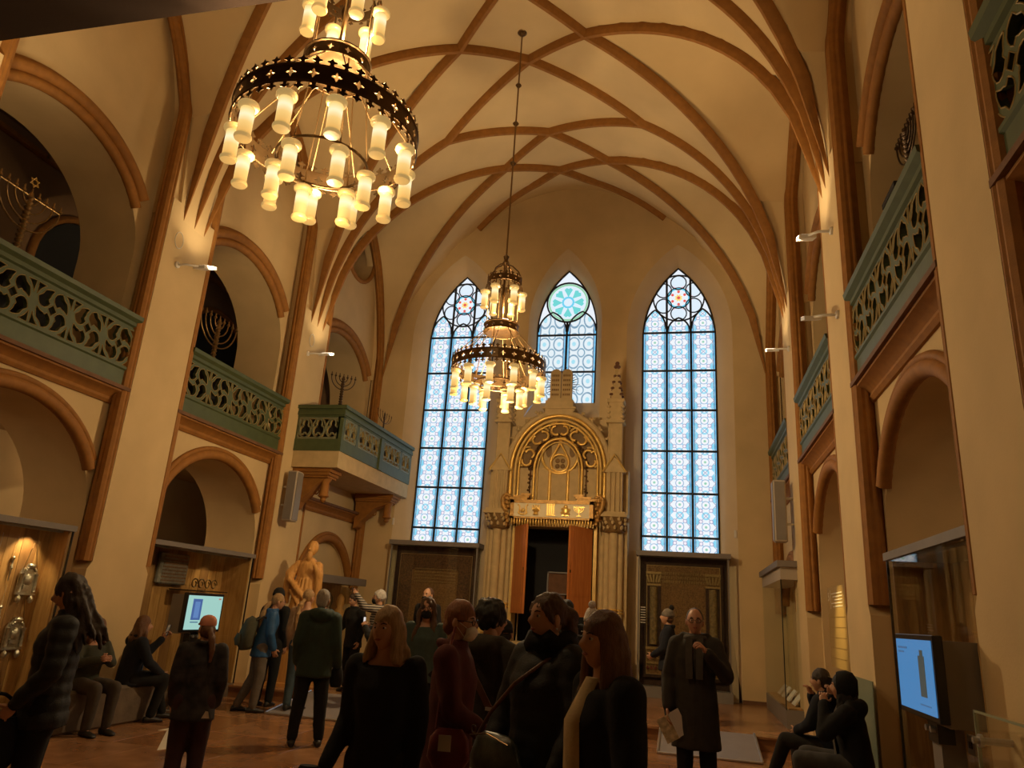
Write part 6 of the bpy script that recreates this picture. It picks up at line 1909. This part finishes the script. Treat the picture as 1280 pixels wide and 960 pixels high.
# -- two women on the stone bench
b = person('seated older woman in an olive jacket resting her hands on the stone bench', (-6.98, 8.02, 0), -35, 1.64, pose=dict(SEATED, elbL=(-.25, .12, .80), wriL=(-.06, .30, .86), elbR=(.25, .12, .80), wriR=(.06, .31, .86)), seated=True, collar=False, top=cloth('olive jacket', (.040, .042, .026)), legs=cloth('grey brown trousers', (.060, .047, .036)), hair=('bob', 'chestnut'), look=-.15, skin='skin2', hands=(.7, .8))
c = person('seated woman in black holding up a phone on the stone bench', (-7.0, 8.78, 0), -112, 1.68, pose=dict(SEATED, wriR=(.12, .40, .60), elbR=(.25, .14, .76), elbL=(-.24, .26, .80), wriL=(-.16, .44, 1.04), ankL=(-.15, .62, .09), ankR=(.14, .34, .09)), seated=True, top=NAVY, legs=BLK, hair=('bob', 'chestnut'), look=-.25, hands=(.7, .45), inner=cloth('blue scarf', (.03, .05, .085)))
p0 = worldpt(c, V((-.14, .49, 1.16))*1.68/1.75)
m = MB(); R3 = Matrix.Rotation(c[0].rotation_euler.z, 3, 'Z') @ Matrix.Rotation(-.25, 3, 'X'); m.obox(p0, .075, .010, .15, R3); m.obox(p0+R3 @ V((0, -.006, 0)), .068, .002, .14, R3, 1)
M['phone_scr'] = mat('phone screen', (.02, .02, .02), .15, emit=.25, ecol=(.35, .25, .15)); M['phone_lit'] = mat('bright phone screen', (.02, .02, .02), .15, emit=.8, ecol=(.9, .85, .8))
tag(obj('phone', m, [M['plastic'], M['phone_scr']]), 'dark phone held up by the woman on the bench', 'phone')
# -- girl in a pink cap
d = person('girl in a pink cap and dark patterned jacket seen from behind', (-4.05, 5.96, 0), 178, 1.44, top=cloth('dark speckled jacket', (.018, .014, .014), .8, .9), legs=cloth('maroon trousers', (.035, .010, .010)), hair=('cap', 'chestnut'), coat=.72, bulk=1.5, look=.25, wide=1.15)
t, J, Q, T, s = d
m = MB(); rings = []
for z, r in ((.035, .088), (.06, .094), (.10, .086), (.13, .062), (.145, .02)): rings.append([T(r*.92*cos(q), -.008+r*1.1*sin(q), z) for q in [2*pi*i/20 for i in range(20)]])
m.loft(rings); pink = cloth('salmon cotton', (.62, .26, .17)); o = obj('cap', m, pink, t, smooth=60, local=True)
m = MB(); m.prism([(.075*cos(q), .07+.085*sin(q)) for q in [pi*i/12 for i in range(13)]], lambda u, v, dd: T(u, v, .045+dd-.25*(v-.08)), 0, .008); obj('cap_peak', m, pink, o, local=True)
m = MB(); m.prism([(-.03, -.01), (.03, -.01), (.015, .04), (-.005, .045)], lambda u, v, dd: V((.10+u, -.175*s-dd, .80*s+v)), 0, .012); obj('jacket_badge', m, cloth('pale badge', (.5, .4, .28)), t, local=True)
# -- group round the statue
e = person('person in a black hat and black coat behind the blue jacket', (-6.45, 11.25, 0), -150, 1.76, top=BLK, legs=BLK, hair=('hat', 'black'), coat=.75, hood=True); hat_beanie(e, BLK)
f = person('blond woman in a blue jacket leaning towards the statue', (-6.24, 10.62, 0), -98, 1.70, top=cloth('bright blue jacket', (.016, .085, .235), .6), legs=cloth('grey jeans', (.125, .105, .085)), hair=('ponytail', 'blond'), coat=.76, leanf=.20, bulk=1.1, nod=.05, pose=dict(kneL=(-.1, -.04, .5), ankL=(-.11, -.22, .09), elbR=(.23, .03, 1.14), wriR=(.18, .16, .95))); glasses(f)
t = thing('backpack', 'olive green backpack worn over the blue jacket', 'backpack', worldpt(f, (0, -.27, 1.10)), f[0].rotation_euler.z)
m = MB(); oval_chain(m, [((0, .04, -.24), .13, .08), ((0, .03, -.18), .17, .12), ((0, .04, .0), .17, .12), ((0, .08, .16), .145, .10), ((0, .11, .22), .07, .05)], V((1, 0, 0)))
obj('pack_body', m, cloth('olive canvas', (.055, .055, .032)), t, smooth=60, local=True)
m = MB(); oval_chain(m, [((0, -.07, -.18), .10, .05), ((0, -.08, -.1), .12, .065), ((0, -.06, -.02), .10, .05)], V((1, 0, 0))); obj('front_pocket', m, cloth('olive canvas', (.05, .05, .03)), t, smooth=60, local=True)
for sg in (-1, 1):
    m = MB(); m.tube([V((sg*.09, .12, .18)), V((sg*.11, .22, .24)), V((sg*.12, .36, .16)), V((sg*.13, .36, .0)), V((sg*.13, .20, -.12))], .016, 6); obj('strap', m, cloth('olive strap', (.04, .035, .025)), t, smooth=60, local=True)
g = person('blond woman in a cream top and blue jeans beside the statue', (-5.70, 10.85, .045), -165, 1.73, top=cloth('cream jumper', (.40, .28, .17)), legs=cloth('blue jeans', (.045, .075, .10)), hair=('lowtail', 'blond'), collar=False, coat=.88, bulk=.7, look=-.5)
h = person('grey-haired man in a dark green jacket seen from behind', (-4.35, 8.66, 0), 178, 1.76, top=cloth('dark green jacket', (.010, .030, .020), .7), legs=BLK, hair=('crop', 'grey'), coat=.72, bulk=1.7, hood=True, pose=dict(kneL=(-.12, .02, .5), ankL=(-.15, -.02, .09), kneR=(.12, .0, .5), ankR=(.15, .0, .09), wriR=(.27, .08, .88)), look=-.2)
m = MB(); oval_chain(m, [((0, 0, -.16), .06, .05), ((0, 0, -.10), .085, .07), ((0, 0, .02), .075, .06), ((0, 0, .08), .04, .03)], V((1, 0, 0)))
o = tag(obj('cap_in_hand', m, BLK, smooth=60), 'black cap held in the hand of the man in green', 'cap'); o.location = worldpt(h, (.28, .10, .80))
for sg in (-1, 1):
    a_ = h[1]['ank'+('L' if sg < 0 else 'R')]
    m = MB(); m.prism([(.047*cos(q), .045+.13*sin(q)) for q in [2*pi*i/18 for i in range(18)]], lambda u, v, dd: V((a_.x+u, a_.y+v-.0, dd)), .0, .022); obj('shoe_sole', m, cloth('tan sole', (.30, .22, .13)), h[0], local=True)
# -- far group by the left textile case
i_ = person('dark-haired woman in black bending beside the far left case', (-5.62, 12.5, ZP), 50, 1.60, top=BLK, legs=BLK, hair=('lowtail', 'darkbrown'), coat=.74, leanf=.12, nod=.35, pose=dict(elbR=(.30, -.02, 1.16), wriR=(.36, .18, 1.0)))
STR = bpy.data.materials.new('striped jersey'); STR.use_nodes = True; gg = NG(STR)
tc = gg.N.new('ShaderNodeTexCoord'); sp = gg.N.new('ShaderNodeSeparateXYZ'); gg.L.new(tc.outputs['Object'], sp.inputs[0])
cc = gg.mix(gg.lt(gg.m('FRACT', gg.m('MULTIPLY', sp.outputs[2], 26.)), .45), (.42, .38, .33), (.02, .02, .025)); gg.L.new(cc, gg.N['Principled BSDF'].inputs['Base Color']); gg.N['Principled BSDF'].inputs['Roughness'].default_value = .9
j_ = person('white-haired woman in a striped top raising a phone with both arms', (-5.02, 12.05, ZP), 82, 1.66, top=STR, legs=BLK, hair=('fluffy', 'white'), coat=.86, bulk=.8, pose=dict(elbL=(-.16, .26, 1.46), wriL=(-.05, .42, 1.66), elbR=(.16, .26, 1.46), wriR=(.05, .42, 1.66)), hands=(.6, .6)); face_mask(j_, BLK)
m = MB(); p0 = worldpt(j_, V((0, .50, 1.74))*1.66/1.75); R3 = Matrix.Rotation(j_[0].rotation_euler.z, 3, 'Z'); m.obox(p0, .15, .010, .075, R3)
tag(obj('phone', m, M['plastic']), 'dark phone held high by the white-haired woman', 'phone')
k_ = person('fair-haired woman in a black padded jacket photographing with a lit phone', (-4.53, 11.25, 0), 115, 1.62, top=PUFF, legs=BLK, hair=('bob', 'blond'), coat=.80, bulk=1.6, quilt=.007, pose=dict(elbL=(-.24, .14, 1.20), wriL=(-.10, .34, 1.38), elbR=(.24, .14, 1.18), wriR=(.08, .34, 1.36)), hands=(.6, .6))
m = MB(); p0 = worldpt(k_, V((0, .42, 1.46))*1.62/1.75); R3 = Matrix.Rotation(k_[0].rotation_euler.z, 3, 'Z'); m.obox(p0, .075, .010, .15, R3); m.obox(p0+R3 @ V((0, -.007, 0)), .066, .003, .135, R3, 1)
tag(obj('phone', m, [M['plastic'], M['phone_lit']]), 'phone with a bright screen held by the woman in the padded jacket', 'phone')
# -- centre group
l_ = person('fair-haired girl in a black jacket looking back at the viewer', (-1.57, 3.99, 0), 18, 1.63, top=BLK, legs=CHAR, hair=('bob', 'blond'), collar=False, coat=.74, bulk=.6, look=-.25, nod=.02, leans=.04, pose=dict(wriR=(.27, .12, .90)))
m = MB(); oval_chain(m, [((0, 0, -.26), .07, .05), ((0, 0, -.18), .10, .075), ((0, 0, -.05), .085, .06), ((0, 0, .02), .05, .04), ((0, 0, .08), .085, .06), ((0, 0, .14), .05, .03)], V((1, 0, 0)))
o = tag(obj('water_bag', m, BLK, smooth=60), 'black soft pouch hanging from the hand of the fair-haired girl', 'bag'); o.location = worldpt(l_, (.31, .16, .70))
m_ = person('woman with short red hair, white mask and dark red coat', (-1.36, 4.52, 0), -78, 1.69, top=cloth('dark red coat', (.085, .014, .010)), legs=BLK, hair=('short', 'red'), coat=.70, bulk=1.2, look=-.15, nod=.10, pose=dict(elbR=(.23, .05, 1.14), wriR=(.12, .26, 1.0))); glasses(m_); face_mask(m_, M['paper'])
t = thing('shoulder_bag', 'small red bag with a white tag on the red coat', 'bag', worldpt(m_, (.26, .06, .92)), m_[0].rotation_euler.z)
m = MB(); oval_chain(m, [((0, 0, -.12), .03, .08), ((0, 0, -.06), .045, .12), ((0, 0, .04), .04, .11), ((0, 0, .09), .02, .07)], V((1, 0, 0))); obj('bag_body', m, cloth('red leather', (.16, .018, .016), .4), t, smooth=60, local=True)
m = MB(); m.box(.044, .05, -.05, .02, -.02, .06); obj('white_tag', m, M['paper'], t, local=True)
m = MB(); m.tube([V((0, -.08, .08)), V((-.05, -.07, .4)), V((-.16, -.05, .62))], .009, 5); obj('strap', m, cloth('red leather', (.16, .018, .016), .4), t, local=True)
n_ = person('woman with glasses, black mask and teal top', (-2.84, 8.22, 0), 5, 1.74, top=cloth('teal top', (.045, .075, .070)), legs=BLK, hair=('wavy', 'brown'), collar=False, coat=.82, bulk=.6); glasses(n_); face_mask(n_, BLK)
n2 = person('bald man with a black mask before the left textile case', (-4.22, 12.2, ZP), 35, 1.76, top=BLK, legs=BLK, hair=('receding', 'brown'), coat=.75); face_mask(n2, BLK)
o_ = person('person with bushy black hair and a long dark coat seen from behind', (-1.33, 5.22, 0), -150, 1.70, top=cloth('dark olive coat', (.030, .024, .015)), legs=BLK, hair=('afro', 'black'), coat=.62, bulk=1.5, hood=True, look=-.6, hemflare=.04)
t, J, Q, T, s = o_
m = MB(); m.sweep([V((-.13, -.02, 1.50)), V((-.09, -.16, 1.40)), V((.02, -.205, 1.22)), V((.14, -.20, 1.05)), V((.20, -.10, .95))], [(-.022, -.005), (.022, -.005), (.022, .005), (-.022, .005)], side=V((1, 0, .8))); obj('bag_strap', m, cloth('brown leather strap', (.13, .055, .028), .5), t, smooth=40, local=True)
m = MB(); m.obox((.15, -.213, 1.04), .05, .012, .02); obj('strap_buckle', m, M['steel'], t, local=True)
p_ = person('small person in a red jacket and black hat before the ark', (-1.68, 7.14, 0), 180, 1.55, top=cloth('bright red jacket', (.30, .022, .022), .6), legs=BLK, hair=('hat', 'black'), coat=.72, bulk=1.5, hood=True); hat_beanie(p_, BLK)
r_ = person('dark-haired person standing before the open ark doors', (-1.42, 9.28, 0), 175, 1.82, top=BLK, legs=BLK, hair=('short', 'black'), coat=.75)
s_ = person('person in a white fluffy bobble hat before the ark', (-1.02, 8.5, 0), 180, 1.70, top=CHAR, legs=BLK, hair=('hat', 'grey'), coat=.75, bulk=1.4)
fl = mat('white fleece', (.48, .44, .40), .95, var=.25, vscale=40, bump=.8, bscale=70); hat_beanie(s_, fl, fl, 1.15)
q_ = person('young woman with curly tied hair and a black padded coat', (-.69, 3.95, 0), 48, 1.75, top=PUFF, legs=BLK, hair=('curlytail', 'brown'), coat=.62, bulk=2.3, look=-.12, hood=False, quilt=.004, pose=dict(elbL=(-.27, .02, 1.14), wriL=(-.24, .14, .95), elbR=(.28, .02, 1.14), wriR=(.24, .16, .94)))
t, J, Q, T, s = q_
m = MB(); m.tube([J['nek']+V((.10*cos(a), .09*sin(a), .02+.03*(k % 2))) for k, a in enumerate([2*pi*i/14 for i in range(14)])], .05, 8, loop=True, side=V((0, 0, 1))); obj('scarf', m, BLK, t, smooth=80, local=True)
m = MB(); m.ball(T(.080, -.006, -.048), .006, 8, 6); m.ball(T(-.080, -.006, -.048), .006, 8, 6); obj('earring', m, M['steel'], t, smooth=80, local=True)
t = thing('shoulder_bag', 'dark patterned shoulder bag with a brown strap on the black coat', 'bag', worldpt(q_, (.06, .26, .98)), q_[0].rotation_euler.z)
m = MB(); oval_chain(m, [((0, 0, -.14), .13, .03), ((0, 0, -.11), .18, .055), ((0, 0, -.02), .19, .06), ((0, 0, .07), .15, .045), ((0, 0, .10), .10, .02)], V((1, 0, 0))); obj('bag_body', m, cloth('dark green sequin cloth', (.03, .035, .02), .4, .8), t, smooth=60, local=True)
m = MB(); oval_chain(m, [((0, 0, -.15), .12, .032), ((0, 0, -.11), .183, .058), ((0, 0, -.07), .187, .062)], V((1, 0, 0))); obj('bag_base', m, cloth('dark brown leather', (.075, .022, .012), .45), t, smooth=60, local=True)
m = MB(); m.tube([V((.16, .0, .06)), V((.10, -.03, .18)), V((-.04, -.06, .33)), V((-.15, -.17, .45)), V((-.18, -.28, .47))], .010, 6); obj('bag_strap', m, cloth('brown leather strap', (.13, .055, .028), .5), t, smooth=60, local=True)
m = MB(); m.tube([V((.16, .02, .10)) + V((.018*cos(a), 0, .018*sin(a))) for a in [2*pi*i/10 for i in range(10)]], .004, 5, loop=True, side=V((0, 1, 0))); m.tube([V((-.15, .05, .075)), V((0, .062, .105)), V((.15, .05, .075))], .004, 5); obj('bag_zip', m, M['brass'], t, local=True)
t_ = person('young woman with long chestnut hair, cream top and black jacket', (-.335, 3.32, 0), 62, 1.67, top=BLK, legs=BLK, hair=('verylong', 'chestnut'), collar=False, coat=.70, bulk=1.5, look=.10, hood=False, inner=cloth('cream jersey', (.50, .38, .20)), opening=(.05, .075), pose=dict(elbL=(-.26, .02, 1.14), wriL=(-.24, .14, .95)))
# -- man with glasses, map and scarf; companion in a bobble hat
u_ = person('man with glasses in a long dark coat holding a map', (.08, 7.73, 0), 4, 1.79, top=cloth('dark olive wool coat', (.026, .021, .015)), legs=BLK, hair=('receding', 'darkbrown'), coat=.50, bulk=1.4, hood=True, hemflare=.035, look=.08, skin='skin2', hands=(.75, .4),
            pose=dict(elbR=(.25, -.02, 1.12), wriR=(.24, .10, .86), elbL=(-.28, .06, 1.16), wriL=(-.12, .24, 1.36)), point=None)
glasses(u_)
t, J, Q, T, s = u_
m = MB(); m.tube([J['nek']+V((.085*cos(a)*s, .085*sin(a)*s, .0)) for a in [2*pi*i/14 for i in range(14)]], .034, 8, loop=True, side=V((0, 0, 1)))
for sg in (-1, 1): m.sweep([J['nek']+V((sg*.05, .10, 0)), J['nek']+V((sg*.05, .165, -.14)), J['nek']+V((sg*.045, .185, -.36))], [(-.032, -.010), (.032, -.010), (.032, .010), (-.032, .010)], side=V((1, 0, 0)))
obj('scarf', m, cloth('grey brown scarf', (.055, .045, .035)), t, smooth=60, local=True)
p0 = worldpt(u_, (.24, .17, .70))
m = MB(); R3 = Matrix.Rotation(u_[0].rotation_euler.z+.2, 3, 'Z') @ Matrix.Rotation(.5, 3, 'Y')
m.obox(p0, .13, .004, .22, R3); m.obox(p0+R3 @ V((-.11, .01, .01)), .12, .004, .22, R3 @ Matrix.Rotation(.4, 3, 'Z'), 1)
tag(obj('folded_map', m, [M['mapprint'], M['paper']]), 'folded printed map in the hand of the man with glasses', 'map')
v_ = person('person in a grey bobble hat and black jacket looking left', (-.28, 12.35, ZP), 95, 1.64, top=NAVY, legs=cloth('dark slate trousers', (.018, .022, .026)), hair=('hat', 'brown'), coat=.76, bulk=1.3, nod=-.15, pose=dict(elbR=(.24, .05, 1.14), wriR=(.10, .24, 1.02), elbL=(-.24, .05, 1.14), wriL=(-.06, .25, 1.02)))
hat_beanie(v_, cloth('grey striped knit', (.16, .14, .115), .95, .4), BLK)
# -- right bench
w_ = person('seated woman in a hooded black coat holding a phone on the right bench', (1.46, 7.72, 0), 98, 1.68, pose=dict(SEATED, elbR=(.24, .20, .86), wriR=(.10, .20, 1.12), elbL=(-.24, .22, .82), wriL=(-.10, .24, 1.06), kneL=(-.12, .47, .56), kneR=(.10, .47, .58)), seated=True, top=BLK, legs=cloth('dark grey jeans', (.050, .048, .046)), hair=('verylong', 'black'), look=.10, hood=True, bulk=1.6, inner=cloth('grey jumper', (.13, .115, .095)), hands=(.8, .7), opening=(.05, .09))
t, J, Q, T, s = w_
m = MB(); rings = []
for y, r in ((.045, .112), (.02, .122), (-.04, .132), (-.10, .115), (-.14, .06)): rings.append([T(r*.95*cos(q), y, .015+r*1.12*sin(q)) for q in [2*pi*i/18 for i in range(18)]])
m.loft(rings, cap=False); obj('hood', m, BLK, t, smooth=80, local=True)
p0 = worldpt(w_, V((.11, .21, 1.22))*s); m = MB(); R3 = Matrix.Rotation(t.rotation_euler.z, 3, 'Z') @ Matrix.Rotation(.3, 3, 'X'); m.obox(p0, .012, .07, .14, R3)
tag(obj('phone', m, M['plastic']), 'dark phone at the ear of the seated woman on the right', 'phone')
x_ = person('person in a dark blue jacket seated behind the hooded woman', (1.43, 8.75, 0), 112, 1.66, pose=dict(SEATED, elbR=(.24, .22, .84), wriR=(.06, .22, 1.06), kneL=(-.12, .46, .58), ankL=(-.14, .66, .09)), seated=True, top=NAVY, legs=CHAR, shoes=cloth('tan suede', (.20, .13, .05)), hair=('short', 'darkbrown'), bulk=1.3, look=.1)
finish_deferred()
